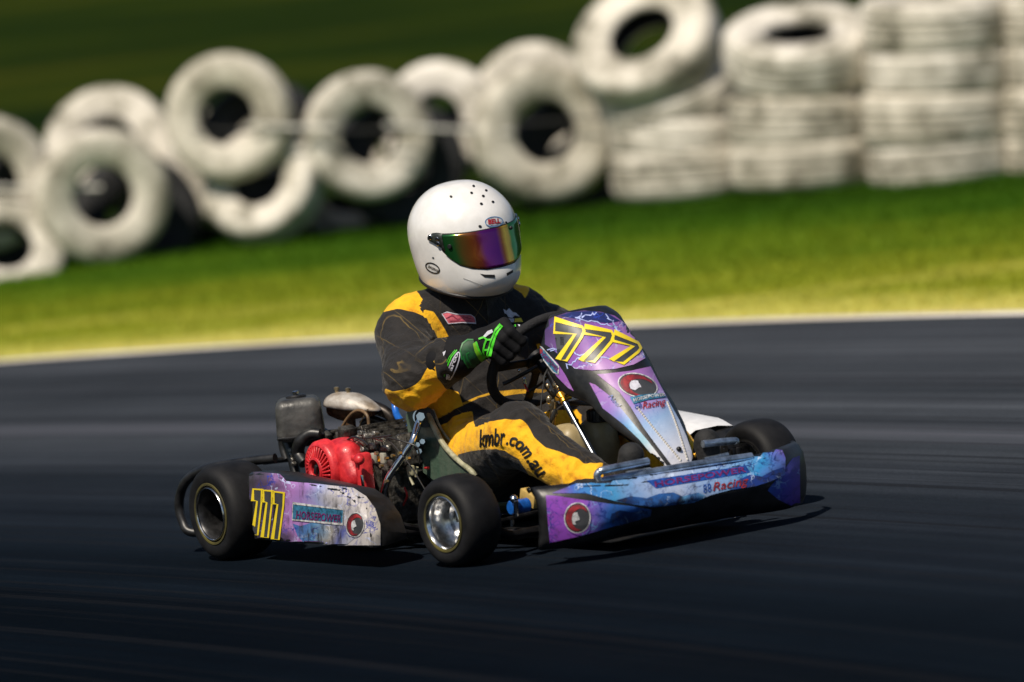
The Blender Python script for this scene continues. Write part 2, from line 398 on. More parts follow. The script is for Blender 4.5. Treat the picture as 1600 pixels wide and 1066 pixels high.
# ================================================================== SETTING
CX, CY, CR = -8.468, -4.248, 13.85          # the corner: centre and radius of the outer edge line
def gz(x, y):
    z = .1154*20*math.tanh(x/20)
    if y > 19: z += (y-19)*.055
    if y > 45: z += (y-45)*.12
    return z
def ground_sheet(name, inside, dz, mat, x0, x1, y0, y1, nx, ny, fn=None):
    V = []; F = []
    for j in range(ny+1):
        for i in range(nx+1):
            x = x0+(x1-x0)*i/nx; y = y0+(y1-y0)*j/ny; V.append((x, y, gz(x, y)+dz))
    for j in range(ny):
        for i in range(nx): a = j*(nx+1)+i; F.append((a, a+1, a+nx+2, a+nx+1))
    return mk(name, V, F, mat)
def polar_coords(N, L, CX=CX, CY=CY, CR=CR):
    """shader coordinates running round the corner: x = metres along, y = metres outwards from the edge line"""
    tc = N.new('ShaderNodeTexCoord'); s = N.new('ShaderNodeVectorMath'); s.operation = 'SUBTRACT'; s.inputs[1].default_value = (CX, CY, 0); L.new(tc.outputs['Object'], s.inputs[0])
    x = N.new('ShaderNodeSeparateXYZ'); L.new(s.outputs[0], x.inputs[0])
    fl = N.new('ShaderNodeCombineXYZ'); L.new(x.outputs[0], fl.inputs[0]); L.new(x.outputs[1], fl.inputs[1])
    ln = N.new('ShaderNodeVectorMath'); ln.operation = 'LENGTH'; L.new(fl.outputs[0], ln.inputs[0])
    r = N.new('ShaderNodeMath'); r.operation = 'SUBTRACT'; r.inputs[1].default_value = CR; L.new(ln.outputs['Value'], r.inputs[0])
    at = N.new('ShaderNodeMath'); at.operation = 'ARCTAN2'; L.new(x.outputs[1], at.inputs[0]); L.new(x.outputs[0], at.inputs[1])
    al = N.new('ShaderNodeMath'); al.operation = 'MULTIPLY'; al.inputs[1].default_value = 12; L.new(at.outputs[0], al.inputs[0])
    c = N.new('ShaderNodeCombineXYZ'); L.new(al.outputs[0], c.inputs[0]); L.new(r.outputs[0], c.inputs[1])
    return c.outputs[0], r.outputs[0], tc
def scaled_noise(N, L, vec, sc, scale=1., detail=5, rough=.55):
    mp = N.new('ShaderNodeMapping'); mp.inputs['Scale'].default_value = sc; L.new(vec, mp.inputs[0])
    n = N.new('ShaderNodeTexNoise'); n.inputs['Scale'].default_value = scale; n.inputs['Detail'].default_value = detail; n.inputs['Roughness'].default_value = rough
    L.new(mp.outputs[0], n.inputs[0]); return n.outputs[0]
def mixc(N, L, f, a, b, mode='MIX'):
    m = N.new('ShaderNodeMix'); m.data_type = 'RGBA'; m.blend_type = mode
    if isinstance(f, (int, float)): m.inputs[0].default_value = f
    else: L.new(f, m.inputs[0])
    for k, v in ((6, a), (7, b)):
        if isinstance(v, (tuple, list)): m.inputs[k].default_value = (*v, 1)
        else: L.new(v, m.inputs[k])
    return m.outputs[2]
def maprange(N, L, v, a, b, c=0., d=1.):
    m = N.new('ShaderNodeMapRange'); m.inputs[1].default_value = a; m.inputs[2].default_value = b; m.inputs[3].default_value = c; m.inputs[4].default_value = d
    L.new(v, m.inputs[0]); return m.outputs[0]
# --- asphalt
m, b = base_mat('asphalt'); N, L = nodes_of(m); pc, rr, tc = polar_coords(N, L, -24.3, -17.7, 30.06)
s1 = scaled_noise(N, L, pc, (.09, 1.5, 1), 1.6, 5, .6); s2 = scaled_noise(N, L, pc, (.16, 8., 1), 1.2, 4, .6)
fine = scaled_noise(N, L, tc.outputs['Object'], (1, 1, 1), 140, 3, .7); blot = scaled_noise(N, L, tc.outputs['Object'], (1, 1, 1), 1.1, 4, .6)
c1 = ramp(N, [(.0, (.017, .020, .024)), (.36, (.032, .037, .044)), (.5, (.052, .058, .068)), (.66, (.082, .090, .104))]); L.new(s1, c1.inputs[0])
c = mixc(N, L, maprange(N, L, s2, .3, .7, .0, .6), c1.outputs[0], (.018, .020, .026))
# vignette shade painted into the asphalt colour: darker and bluer towards the camera
near_vignette = ramp(N, [(0., (.03, .06, .10)), (.15, (.05, .09, .14)), (.26, (.12, .18, .25)), (.35, (.26, .33, .42)), (.45, (.46, .53, .62)), (.57, (.88, .93, .98)), (.72, (1.10, 1.14, 1.18)), (1., (1.15, 1.17, 1.2))])
L.new(maprange(N, L, rr, -2.4, 4.4), near_vignette.inputs[0]); c = mixc(N, L, 1., c, near_vignette.outputs[0], 'MULTIPLY')
s3 = scaled_noise(N, L, pc, (.07, 12., 1), 1.3, 3, .6); c = mixc(N, L, maprange(N, L, s3, .56, .62, 0, .55), c, (.010, .011, .014))
c = mixc(N, L, .8, c, ramp_out := (lambda r_: (L.new(fine, r_.inputs[0]), r_.outputs[0])[1])(ramp(N, [(.3, .55), (.55, 1.), (.75, 1.45)])), 'MULTIPLY')
c = mixc(N, L, .5, c, (lambda r_: (L.new(blot, r_.inputs[0]), r_.outputs[0])[1])(ramp(N, [(.3, .7), (.7, 1.2)])), 'MULTIPLY')
# a pale worn joint round the corner
jn = ramp(N, [(0, 0.), (.485, 0.), (.50, 1.), (.51, 1.), (.53, 0.), (1, 0.)]); L.new(maprange(N, L, rr, -3.3, 6.7), jn.inputs[0])
jm = N.new('ShaderNodeMath'); jm.operation = 'MULTIPLY'; L.new(jn.outputs[0], jm.inputs[0]); L.new(maprange(N, L, s2, .35, .6, .1, .8), jm.inputs[1])
c = mixc(N, L, jm.outputs[0], c, (.10, .105, .13))
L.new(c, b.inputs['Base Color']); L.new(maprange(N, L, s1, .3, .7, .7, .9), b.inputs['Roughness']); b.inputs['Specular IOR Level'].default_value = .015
bp = N.new('ShaderNodeBump'); bp.inputs['Strength'].default_value = .55; bp.inputs['Distance'].default_value = .006; L.new(fine, bp.inputs['Height']); L.new(bp.outputs[0], b.inputs['Normal'])
M['asphalt'] = m
# --- grass (shared by ground and blades)
def grass_mat(name, blades):
    m, b = base_mat(name); N, L = nodes_of(m); pc, rr, tc = polar_coords(N, L)
    n1 = scaled_noise(N, L, pc, (.035, .62, 1), 1.6, 5, .6); n2 = scaled_noise(N, L, tc.outputs['Object'], (.45, 1.6, 1), 1.1, 5, .62); n3 = scaled_noise(N, L, tc.outputs['Object'], (1, 1, 1), 9, 4, .7)
    t = N.new('ShaderNodeMath'); t.operation = 'MULTIPLY_ADD'; t.inputs[1].default_value = 5.5; L.new(n1, t.inputs[0]); L.new(rr, t.inputs[2])
    t2 = N.new('ShaderNodeMath'); t2.operation = 'MULTIPLY_ADD'; t2.inputs[1].default_value = 5.2; L.new(n2, t2.inputs[0]); L.new(t.outputs[0], t2.inputs[2])
    # r+3.2 : edge ~3.2, tyres ~11
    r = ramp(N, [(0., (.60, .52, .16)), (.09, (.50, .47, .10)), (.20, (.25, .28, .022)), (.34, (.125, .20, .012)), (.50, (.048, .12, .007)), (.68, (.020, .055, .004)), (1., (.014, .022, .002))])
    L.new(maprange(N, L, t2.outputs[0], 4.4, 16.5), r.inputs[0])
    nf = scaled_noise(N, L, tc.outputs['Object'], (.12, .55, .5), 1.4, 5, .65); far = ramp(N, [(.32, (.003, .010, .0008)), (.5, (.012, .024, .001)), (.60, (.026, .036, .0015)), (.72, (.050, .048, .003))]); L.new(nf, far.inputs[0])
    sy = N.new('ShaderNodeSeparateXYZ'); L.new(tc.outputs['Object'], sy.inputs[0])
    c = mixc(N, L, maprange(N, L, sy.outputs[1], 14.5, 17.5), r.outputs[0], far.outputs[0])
    d3 = ramp(N, [(.3, (.7, .74, .66)), (.5, (1, 1, 1)), (.72, (1.2, 1.15, 1.05))]); L.new(n3, d3.inputs[0])
    c = mixc(N, L, .75, c, d3.outputs[0], 'MULTIPLY')
    if blades:
        at = N.new('ShaderNodeAttribute'); at.attribute_name = 'tint'; rt = ramp(N, [(0, (.75, .78, .7)), (.6, (1.02, 1.02, 1)), (1, (1.25, 1.12, 1.05))]); L.new(at.outputs['Fac'], rt.inputs[0])
        c = mixc(N, L, 1., c, rt.outputs[0], 'MULTIPLY')
        tr = N.new('ShaderNodeBsdfTranslucent'); L.new(c, tr.inputs[0]); ms = N.new('ShaderNodeMixShader'); ms.inputs[0].default_value = .3
        out = N['Material Output']; L.new(b.outputs[0], ms.inputs[1]); L.new(tr.outputs[0], ms.inputs[2]); L.new(ms.outputs[0], out.inputs[0])
    L.new(c, b.inputs['Base Color']); b.inputs['Roughness'].default_value = .85; b.inputs['Specular IOR Level'].default_value = .03
    if not blades:
        bp = N.new('ShaderNodeBump'); bp.inputs['Strength'].default_value = .6; bp.inputs['Distance'].default_value = .03; L.new(n3, bp.inputs['Height']); L.new(bp.outputs[0], b.inputs['Normal'])
    return m
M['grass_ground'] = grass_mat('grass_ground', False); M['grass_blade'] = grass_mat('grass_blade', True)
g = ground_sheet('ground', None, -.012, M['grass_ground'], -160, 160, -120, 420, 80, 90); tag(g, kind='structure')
# track: fan of rings inside the edge circle
V = []; F = []; nr, na = 26, 120
for j in range(nr+1):
    for i in range(na+1):
        a = rad(-150)+rad(300)*i/na; r = CR-j*(CR-.3)/nr if j else CR+.06
        x, y = CX+r*math.cos(a), CY+r*math.sin(a)
        if j == nr: pass
        V.append((x, y, gz(x, y)))
for j in range(nr):
    for i in range(na): a = j*(na+1)+i; F.append((a, a+1, a+na+2, a+na+1))
# apron: the asphalt the photograph was taken across, in front of and beside the corner
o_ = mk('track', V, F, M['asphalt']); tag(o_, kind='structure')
V = []; F = []
for j in range(41):
    for i in range(31):
        x = 3.0+22*i/30; y = -22+22.*j/40; V.append((x, y, gz(x, y)-.004))
for j in range(40):
    for i in range(30): a = j*31+i; F.append((a, a+1, a+32, a+31))
# keep only what lies outside the corner circle and short of the verge
F = [f for f in F if not all(math.hypot(V[k][0]-CX, V[k][1]-CY) < CR-.5 for k in f) and all(V[k][1] < 2.0-.55*(V[k][0]-3)*0 for k in f) and all(math.hypot(V[k][0]-CX, V[k][1]-CY) < CR+9 for k in f) and all(V[k][1] < -3 for k in f)]
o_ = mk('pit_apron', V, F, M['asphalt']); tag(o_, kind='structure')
# edge line: worn cream paint
m, b = base_mat('edge_paint'); N, L = nodes_of(m); pc, rr, tc = polar_coords(N, L)
n = scaled_noise(N, L, pc, (.22, 4, 1), 1.5, 5, .7); r = ramp(N, [(.40, (.10, .085, .06)), (.46, (.62, .52, .40)), (.53, (.90, .86, .78))]); L.new(n, r.inputs[0]); L.new(r.outputs[0], b.inputs['Base Color']); b.inputs['Roughness'].default_value = .7
V = []; F = []
for i in range(161):
    a = rad(-60)+rad(190)*i/160
    for r_ in (CR-.05, CR+.07):
        x, y = CX+r_*math.cos(a), CY+r_*math.sin(a); V.append((x, y, gz(x, y)+.005))
for i in range(160): F.append((2*i, 2*i+1, 2*i+3, 2*i+2))
tag(mk('edge_line', V, F, m), kind='structure')
# grass blades on the verge (uncountable)
nb = 190000
x = rng.uniform(-5.5, 6.5, nb*2); y = rng.uniform(-1, 17.5, nb*2)
rd = np.hypot(x-CX, y-CY)-CR; keep = (rd > .11) & (rng.random(nb*2) < np.where(rd < .4, .35, 1)); x, y, rd = x[keep][:nb], y[keep][:nb], rd[keep][:nb]; nb = len(x)
z = .1154*20*np.tanh(x/20)-.012
h = rng.uniform(.012, .030, nb)*np.clip(.5+rd*.25, .5, 1.25); az = rng.uniform(0, 2*PI, nb); ln = rng.uniform(.2, .9, nb)*h; wd = rng.uniform(.003, .006, nb)
dx, dy = np.cos(az), np.sin(az); az2 = az+PI/2+rng.normal(0, .5, nb)
b0 = np.stack([x-dx*wd, y-dy*wd, z], 1); b1 = np.stack([x+dx*wd, y+dy*wd, z], 1)
tp = np.stack([x+np.cos(az2)*ln, y+np.sin(az2)*ln, z+h], 1)
co = np.stack([b0, b1, tp], 1).reshape(-1, 3)
me = D.meshes.new('verge_grass'); me.vertices.add(nb*3); me.vertices.foreach_set('co', co.ravel()); me.loops.add(nb*3); me.loops.foreach_set('vertex_index', np.arange(nb*3)); me.polygons.add(nb)
me.polygons.foreach_set('loop_start', np.arange(nb)*3); me.update(calc_edges=True)
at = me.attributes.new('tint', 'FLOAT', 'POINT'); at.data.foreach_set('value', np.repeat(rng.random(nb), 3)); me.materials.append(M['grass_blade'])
o_ = D.objects.new('verge_grass', me); COL.objects.link(o_); tag(o_, 'mown yellow-green grass verge between the track edge and the tyre wall', 'grass', kind='stuff')

# ================================================================== TYRE WALL
m, b = base_mat('whitewashed_rubber'); N, L = nodes_of(m)
tc = N.new('ShaderNodeTexCoord'); oi = N.new('ShaderNodeObjectInfo')
ad = N.new('ShaderNodeVectorMath'); ad.operation = 'ADD'; L.new(tc.outputs['Object'], ad.inputs[0]); L.new(oi.outputs['Random'], ad.inputs[1])
n1 = scaled_noise(N, L, ad.outputs[0], (1, 1, 1), 5, 6, .65); n2 = scaled_noise(N, L, ad.outputs[0], (1, 1, 1), 26, 5, .7)
r = ramp(N, [(.33, (.13, .125, .09)), (.44, (.46, .43, .36)), (.56, (.74, .70, .62)), (.7, (.84, .79, .71))]); L.new(n1, r.inputs[0])
c = mixc(N, L, maprange(N, L, n2, .55, .76, 0, .7), r.outputs[0], (.13, .13, .09))
c = mixc(N, L, maprange(N, L, oi.outputs['Random'], 0, 1, 0, .35), c, (.5, .47, .36), 'MULTIPLY')
L.new(c, b.inputs['Base Color']); b.inputs['Roughness'].default_value = .6
bp = N.new('ShaderNodeBump'); bp.inputs['Strength'].default_value = .3; bp.inputs['Distance'].default_value = .01; L.new(n2, bp.inputs['Height']); L.new(bp.outputs[0], b.inputs['Normal'])
M['whitewash'] = m
M['old_rubber'] = pm('old_rubber', (.016, .017, .02), .75, var=.4, scale=12, bump=.3)
def tyre_mesh(R, W, key):
    """road tyre: rounded sidewalls, grooved tread, hollow inside with beads; axis = local Z"""
    rb = R*.44
    prof = [(rb*1.0, -W*.30), (rb*1.03, -W*.37), (rb*1.12, -W*.42), (R*.68, -W*.475), (R*.78, -W*.50), (R*.87, -W*.485), (R*.93, -W*.44), (R*.965, -W*.38), (R*.985, -W*.30)]
    for g in (-.17, 0, .17): prof += [(R*.995, W*(g-.045)), (R*.972, W*(g-.03)), (R*.972, W*(g+.03)), (R*.997, W*(g+.045))]
    prof += [(r, -z) for r, z in prof[8::-1]]
    no = len(prof)
    prof += [(rb*1.05, W*.24), (R*.66, W*.40), (R*.80, W*.43), (R*.90, W*.34), (R*.93, W*.15), (R*.93, -W*.15), (R*.90, -W*.34), (R*.80, -W*.43), (R*.66, -W*.40), (rb*1.05, -W*.24)]
    seg = 72; V = []; F = []; I = []; n = len(prof)
    for k in range(seg):
        t = 2*PI*k/seg
        for i, (r, z) in enumerate(prof):
            rr_ = r
            if 7 < i < no-8 and k % 2: rr_ -= R*.010
            V.append((rr_*math.cos(t), rr_*math.sin(t), z))
    for k in range(seg):
        k2 = (k+1) % seg
        for i in range(n):
            j = (i+1) % n; F.append((k*n+i, k2*n+i, k2*n+j, k*n+j)); I.append(1 if i >= no else 0)
    me = D.meshes.new(key); me.from_pydata(V, [], F); me.materials.append(M['whitewash']); me.materials.append(M['old_rubber'])
    me.polygons.foreach_set('material_index', I); me.polygons.foreach_set('use_smooth', [True]*len(F)); me.set_sharp_from_angle(angle=rad(50)); me.update(); return me
TM = [tyre_mesh(.35, .22, 'tyre_a'), tyre_mesh(.35, .19, 'tyre_b'), tyre_mesh(.35, .25, 'tyre_c')]
camM = cam.matrix_basis
cp, sp = math.cos(rad(4.8)), math.sin(rad(4.8))
def Wp(px, py, Y):
    """measured position on the wall: sheet position at distance Y behind the kart"""
    d = Vector(((px-800)/Qf, cp-sp*(-(533-py)/Qf)*-1*-1, 0)); fw = Vector((0, cp, -sp)); up = Vector((0, sp, cp))
    d = fw + Vector((1, 0, 0))*((px-800)/Qf) + up*((533-py)/Qf)
    s = (Y-cam.location.y)/d.y; return cam.location + d*s
def wall_tyre(px, py, Y, dia, tilt, yaw, label, v=0, spin=0., roll=0.):
    """tilt: 90 = standing, axis towards the track; 0 = lying flat"""
    o = D.objects.new('tyre', TM[v]); COL.objects.link(o)
    o.location = Wp(px, py, Y); s = dia/.70*(1.035 if tilt < 25 else 1)
    o.scale = (s, s, s)
    o.rotation_euler = (Matrix.Rotation(rad(roll), 3, 'Y') @ Matrix.Rotation(rad(yaw), 3, 'Z') @ Matrix.Rotation(rad(tilt), 3, 'X') @ Matrix.Rotation(spin, 3, 'Z')).to_euler()
    tag(o, label, 'tyre', 'white painted tyres of the barrier wall'); return o
up_ = [  # px, py, Y, dia, tilt, yaw, label, variant
 (-22, 286, 14.1, .72, 90, 22, 'leftmost upright white tyre, cut by the left edge of the photo', 0),
 (8, 392, 13.9, .64, 58, 10, 'low dirty white tyre leaning back at the far left on the grass', 1),
 (158, 306, 14.0, .72, 88, 14, 'upright white tyre at the left standing on the grass, second from the left edge', 0),
 (170, 232, 14.75, .70, 62, -8, 'white tyre leaning back on top behind the second upright tyre from the left', 1),
 (358, 183, 14.1, .68, 86, -8, 'highest upright white tyre of the left half, with a big dark hole', 0),
 (346, 262, 14.62, .66, 66, 12, 'white tyre half hidden directly below and behind the highest left tyre', 1),
 (412, 290, 14.15, .64, 66, -22, 'grubby white tyre at the foot of the heap, below the highest left tyre', 2),
 (574, 212, 14.15, .69, 86, 12, 'upright white tyre in the middle left, just left of the driver helmet', 0),
 (536, 300, 14.75, .60, 70, 10, 'low grubby white tyre behind and below the middle left upright tyre', 1),
 (688, 190, 14.75, .66, 84, -20, 'grey shaded white tyre standing behind, between the two middle upright tyres', 1),
 (846, 206, 14.1, .76, 84, 16, 'largest upright white tyre, right above the driver helmet', 0),
 (836, 164, 14.8, .68, 80, -6, 'shaded tyre peeping over the top left of the largest upright tyre', 2),
 (1012, 68, 13.9, .80, 50, -30, 'topmost tyre of the first flat stack, tipped down to the left with its hole showing', 0),
]
for (px, py, Y, dia, tilt, yaw, lab, v) in up_: wall_tyre(px, py, Y, dia, tilt, yaw, lab, v, spin=rng.uniform(0, 6))
st_ = [
 (1050, 152, 14.0, .74, 14, 0, 'second tyre down in the first flat stack, tipped under the top tyre', 1, -20),
 (1062, 208, 14.0, .73, 2, 0, 'third tyre down in the first flat stack right of the largest upright tyre', 0, 3),
 (1070, 266, 14.0, .76, 0, 0, 'bottom tyre of the first flat stack, on the grass', 2, -4),
 (1250, 80, 13.5, .78, 19, 0, 'wide top tyre of the second flat stack, tipped so its dark hole shows', 2, -5),
 (1250, 186, 13.5, .74, 2, 0, 'middle tyre of the second flat stack', 2, -2),
 (1258, 254, 13.5, .77, 0, 0, 'bottom tyre of the second flat stack, on the grass', 0, -4),
 (1462, 36, 13.2, .76, 4, 0, 'top tyre of the third flat stack, reaching the top edge of the photo', 2, -3),
 (1466, 106, 13.2, .74, 3, 0, 'second tyre down in the third flat stack from the left', 0, -4),
 (1462, 182, 13.2, .77, 1, 0, 'third tyre down in the third flat stack from the left', 2, -3),
 (1470, 250, 13.2, .74, 0, 0, 'bottom tyre of the third flat stack, on the grass', 0, -5),
 (1676, 28, 13.1, .74, 3, 0, 'top tyre of the rightmost stack, cut by the right edge', 2, -3),
 (1680, 98, 13.1, .74, 2, 0, 'second tyre down in the rightmost stack, cut by the right edge', 0, -3),
 (1676, 172, 13.1, .75, 1, 0, 'third tyre down in the rightmost stack, cut by the right edge', 2, -3),
 (1682, 240, 13.1, .75, 0, 0, 'bottom tyre of the rightmost stack, cut by the right edge', 0, -3),
]
for (px, py, Y, dia, tilt, yaw, lab, v, roll) in st_: wall_tyre(px, py, Y, dia, tilt, yaw, lab, v, spin=rng.uniform(0, 6), roll=roll)
TD = TM[0].copy(); TD.materials[0] = M['old_rubber']  # black tyres added behind the wall so its holes and gaps look dark
for px, py, Y, dia, lab in [(34, 330, 14.40, .70, 'behind the leftmost upright tyre'), (212, 342, 14.40, .70, 'behind the second upright tyre from the left'), (412, 226, 14.34, .70, 'behind the highest left tyre'), (626, 256, 14.38, .70, 'behind the middle left upright tyre'),
        (724, 268, 14.9, .70, 'in the gap left of the largest upright tyre'), (902, 254, 14.36, .76, 'behind the largest upright tyre'), (500, 268, 14.95, .68, 'low in the gap right of the highest left tyre'), (276, 300, 14.95, .68, 'low in the gap left of the highest left tyre')]:
    o = wall_tyre(px, py, Y, dia, 84+rng.uniform(-4, 4), rng.uniform(-8, 8), 'unpainted black tyre added to deepen the dark '+lab, 0, 1.)
    o.data = TD; o['group'] = 'unpainted tyres added behind to darken holes and gaps'
# straps tying the standing tyres together
M['strap'] = pm('strap', (.62, .60, .55), .5, var=.3, scale=30)
for pts, lab in (([(-40, 292), (40, 294), (158, 293)], 'pale tie strap across the two leftmost upright tyres'),
                 ([(390, 196), (450, 199), (520, 200)], 'pale tie strap between the highest left tyre and its right neighbour'),
                 ([(600, 196), (680, 201), (800, 207)], 'pale tie strap between the two middle upright tyres')):
    t = MB(); t.tube([Wp(a, b_, 13.93) for a, b_ in pts], .011, 8, sm=6); tag(t.build('tie_strap', M['strap']), lab, 'strap', 'tie straps on the tyre wall')
t = MB(); t.tube([Wp(a, b_, 14.0) for a, b_ in ((300, 203), (480, 206), (700, 197), (860, 190), (1000, 182))], .006, 8, sm=8)
tag(t.build('tie_cable', M['wire']), 'thin dark cable threaded through the middle upright tyres', 'cable')

# ================================================================== THE KART
kart = empty('go_kart', (0, 0, 0), RK)
tag(kart, 'racing go-kart numbered 777 with purple and blue bodywork and a red engine on the track', 'go-kart')
# ---- wheels
def wheel(x, yo, w, R, rimr, side, steer, dish, rimmat, hubmat):
    """side -1: driver's right"""
    root = D.objects.new('wheel', None); root.empty_display_size = .1; link(root, kart)
    root.location = (x, yo, R); root.rotation_euler = (0, 0, steer)
    iw = Vector((0, -side, 0))                       # inwards
    t = MB(); s = w
    prof = [(.014, rimr+.001), (.006, rimr+.012), (.003, R*.68), (0, R*.78), (.002, R*.86), (.010, R*.93), (.022, R*.975), (.038, R*.995), (s*.5, R), (s-.038, R*.995), (s-.022, R*.975), (s-.010, R*.93), (s-.002, R*.86), (s, R*.78), (s-.004, R*.66), (s-.014, rimr+.001), (s*.5, rimr*.98)]
    t.lathe(prof, (0, 0, 0), iw, 72, close=True); ty = t.build('tyre', M['rubber'], root, angle=60)
    t = MB()                                           # faint wear ring / moulded lettering band on the sidewall
    t.lathe([(.0035, R*.585), (.0018, R*.60), (.0016, R*.635), (.0035, R*.65)], (0, 0, 0), iw, 72); 
    t = MB()
    for a, b_ in ((R*.60, R*.64),):
        t.lathe([(.0032, a-.001), (.0014, a), (.0012, b_), (.0030, b_+.001), (.006, b_), (.006, a)], (0, 0, 0), iw, 72, close=True)
    t.build('sidewall_stripe', pm('tyre_stripe', (.10, .085, .015), .7, var=.6, scale=9, col2=(.018, .017, .01)), ty)
    t = MB(); r = rimr
    t.lathe([(.006, r), (.002, r+.003), (.004, r+.006), (.014, r+.004), (.03, r-.001), (s-.02, r-.001), (s-.004, r+.003), (s-.006, r-.002), (s-.03, r-.006), (.03, r-.006), (.012, r-.003)], (0, 0, 0), iw, 64, close=True)
    t.lathe([(dish, r-.005), (dish-.002, r*.6), (dish-.010, r*.5), (dish-.010, .0), (dish+.006, .0), (dish+.006, r-.005)], (0, 0, 0), iw, 48, close=True)
    rm = t.build('rim', rimmat, root, angle=30)
    t = MB(); t.cyl(iw*(dish-.004), iw*(dish-.016), .016, 20, .002); t.cyl(iw*(dish-.01), iw*(dish-.024), .007, 6)
    t.build('hub', hubmat, rm)
    return root
wheel(0, -.7018, .157, .1394, .0725, -1, 0, .10, pm('rim_dark', (.05, .05, .052), .4, .8, var=.4), M['dark_iron'])
wheel(0, .7018, .157, .1394, .0725, 1, 0, .075, M['dark_iron'], M['dark_iron'])
wheel(1.04, -.5694, .124, .1269, .069, -1, rad(6), .078, M['alloy'], M['chrome'])
wheel(1.04, .5694, .124, .1269, .069, 1, rad(5), .078, M['alloy'], M['chrome'])
# bright machined lip on the dark rear rim
t = MB(); t.lathe([(.001, .0735), (-.001, .0755), (.001, .0775), (.006, .078), (.006, .0735)], (0, -.7018, .1394), (0, 1, 0), 64, close=True); t.build('rim_lip', M['alloy'], kart)

# ---- chassis
t = MB()
for s in (-1, 1):
    t.tube([(-.12, s*.30, .075), (.1, s*.32, .06), (.45, s*.33, .045), (.8, s*.30, .045), (1.0, s*.22, .045), (1.3, s*.16, .05)], .015, 12, sm=6)
    t.tube([(.98, s*.22, .05), (1.04, s*.36, .06), (1.04, s*.41, .10)], .014, 10, sm=5)
t.tube([(1.04, -.24, .045), (1.04, .24, .045)], .014); t.tube([(.60, -.33, .045), (.60, .33, .045)], .014); t.tube([(-.10, -.31, .075), (-.10, .31, .075)], .014); t.tube([(.18, -.32, .06), (.18, .32, .06)], .014)
t.build('chassis_frame', M['black_metal'], kart)
t = MB(); t.box((.95, 0, .03), (.80, .46, .004), bev=.001); t.build('floor_tray', M['black_plastic'], kart)
t = MB(); t.tube([(0, -.55, .1394), (0, .55, .1394)], .0125, 16); t.cyl((0, .02, .1394), (0, .035, .1394), .085, 30); t.cyl((0, -.2, .1394), (0, -.214, .1394), .07, 30); t.cyl((0, -.31, .1394), (0, -.28, .1394), .035, 20, .003); t.cyl((0, .31, .1394), (0, .28, .1394), .035, 20, .003); t.build('rear_axle', M['chrome'], kart)
# rear bumper hoop
hp = [K(430, 716, y=-.50), K(380, 722, y=-.55), K(322, 733, y=-.60), K(291, 752, y=-.62), K(280, 785, y=-.62), K(286, 815, y=-.62), K(302, 832, y=-.61)]
hp += [hp[-1]+Vector((.08, .10, .0)), Vector((-.16, -.35, .08)), Vector((-.17, 0, .08)), Vector((-.16, .35, .08)), Vector((-.2, .55, .10)), Vector((-.12, .6, .2))]
t = MB(); t.tube(hp, .014, 14, sm=6); t.tube([K(412, 722, y=-.45), K(446, 718, y=-.36), K(500, 712, y=-.25)], .009, 10, sm=4); t.build('rear_bumper', M['black_plastic'], kart)

# ---- side pods
def pod(side):
    O = [(.152, .062), (.148, .10), (.148, .235), (.160, .258), (.22, .262), (.45, .245), (.66, .226), (.735, .200), (.785, .155), (.805, .105), (.800, .062)]
    bm = bmesh.new()
    def lay_(y, ins, up=0): return [bm.verts.new((x+(ins if x < .4 else -ins), side*y, z+(-ins if z > .1 else ins*.3)+up)) for x, z in O]
    L_ = [lay_(.53, .02), lay_(.60, .004), lay_(.638, .001), lay_(.654, .006), lay_(.660, .018)]
    for a, b_ in zip(L_, L_[1:]):
        for i in range(len(O)): j = (i+1) % len(O); bm.faces.new((a[i], a[j], b_[j], b_[i]))
    bm.faces.new(L_[-1]); bm.faces.new(L_[0][::-1])
    return bm
rp = from_bm('side_pod', pod(-1), M['black_plastic'], kart, angle=30)
lp = from_bm('side_pod', pod(1), M['black_plastic'], kart, angle=30); lp['label'] = 'far side pod, white on top'
bmw = bmesh.new()
pts = [(.17, .5), (.18, .655), (.45, .66), (.70, .655), (.78, .64), (.80, .56), (.79, .5)]
def podz(x): return float(np.interp(x, [.16, .22, .45, .66, .735, .785, .805], [.258, .262, .245, .226, .200, .155, .105]))+.006
vs = []
for i in range(25):
    x = .17+.55*i/24
    vs.append([bmw.verts.new((x, y, podz(x)+dz)) for y, dz in ((.49, -.012), (.52, .002), (.60, .004), (.652, -.004), (.664, -.02))])
for a, b_ in zip(vs, vs[1:]):
    for k in range(4): bmw.faces.new((a[k], b_[k], b_[k+1], a[k+1]))
from_bm('pod_top_cover', bmw, M['white_plastic'], lp)
for s in (-1, 1):
    for q in ([(.25, s*.31, .06), (.25, s*.5, .12), (.30, s*.56, .15)], [(.70, s*.31, .05), (.70, s*.5, .10), (.66, s*.56, .14)]):
        t = MB(); t.tube(q, .009, 8, sm=4); t.build('pod_bracket', M['black_metal'], kart)
G_pod = graphic('pod_art', [(0., (.20, .17, .20)), (.13, (.24, .13, .30)), (.27, LIL), (.42, (.34, .20, .50)), (.58, (.50, .52, .66)), (.72, (.62, .58, .54)), (1., (.62, .56, .48))], 0, -1.55, .35, .75, .25, streak=True)
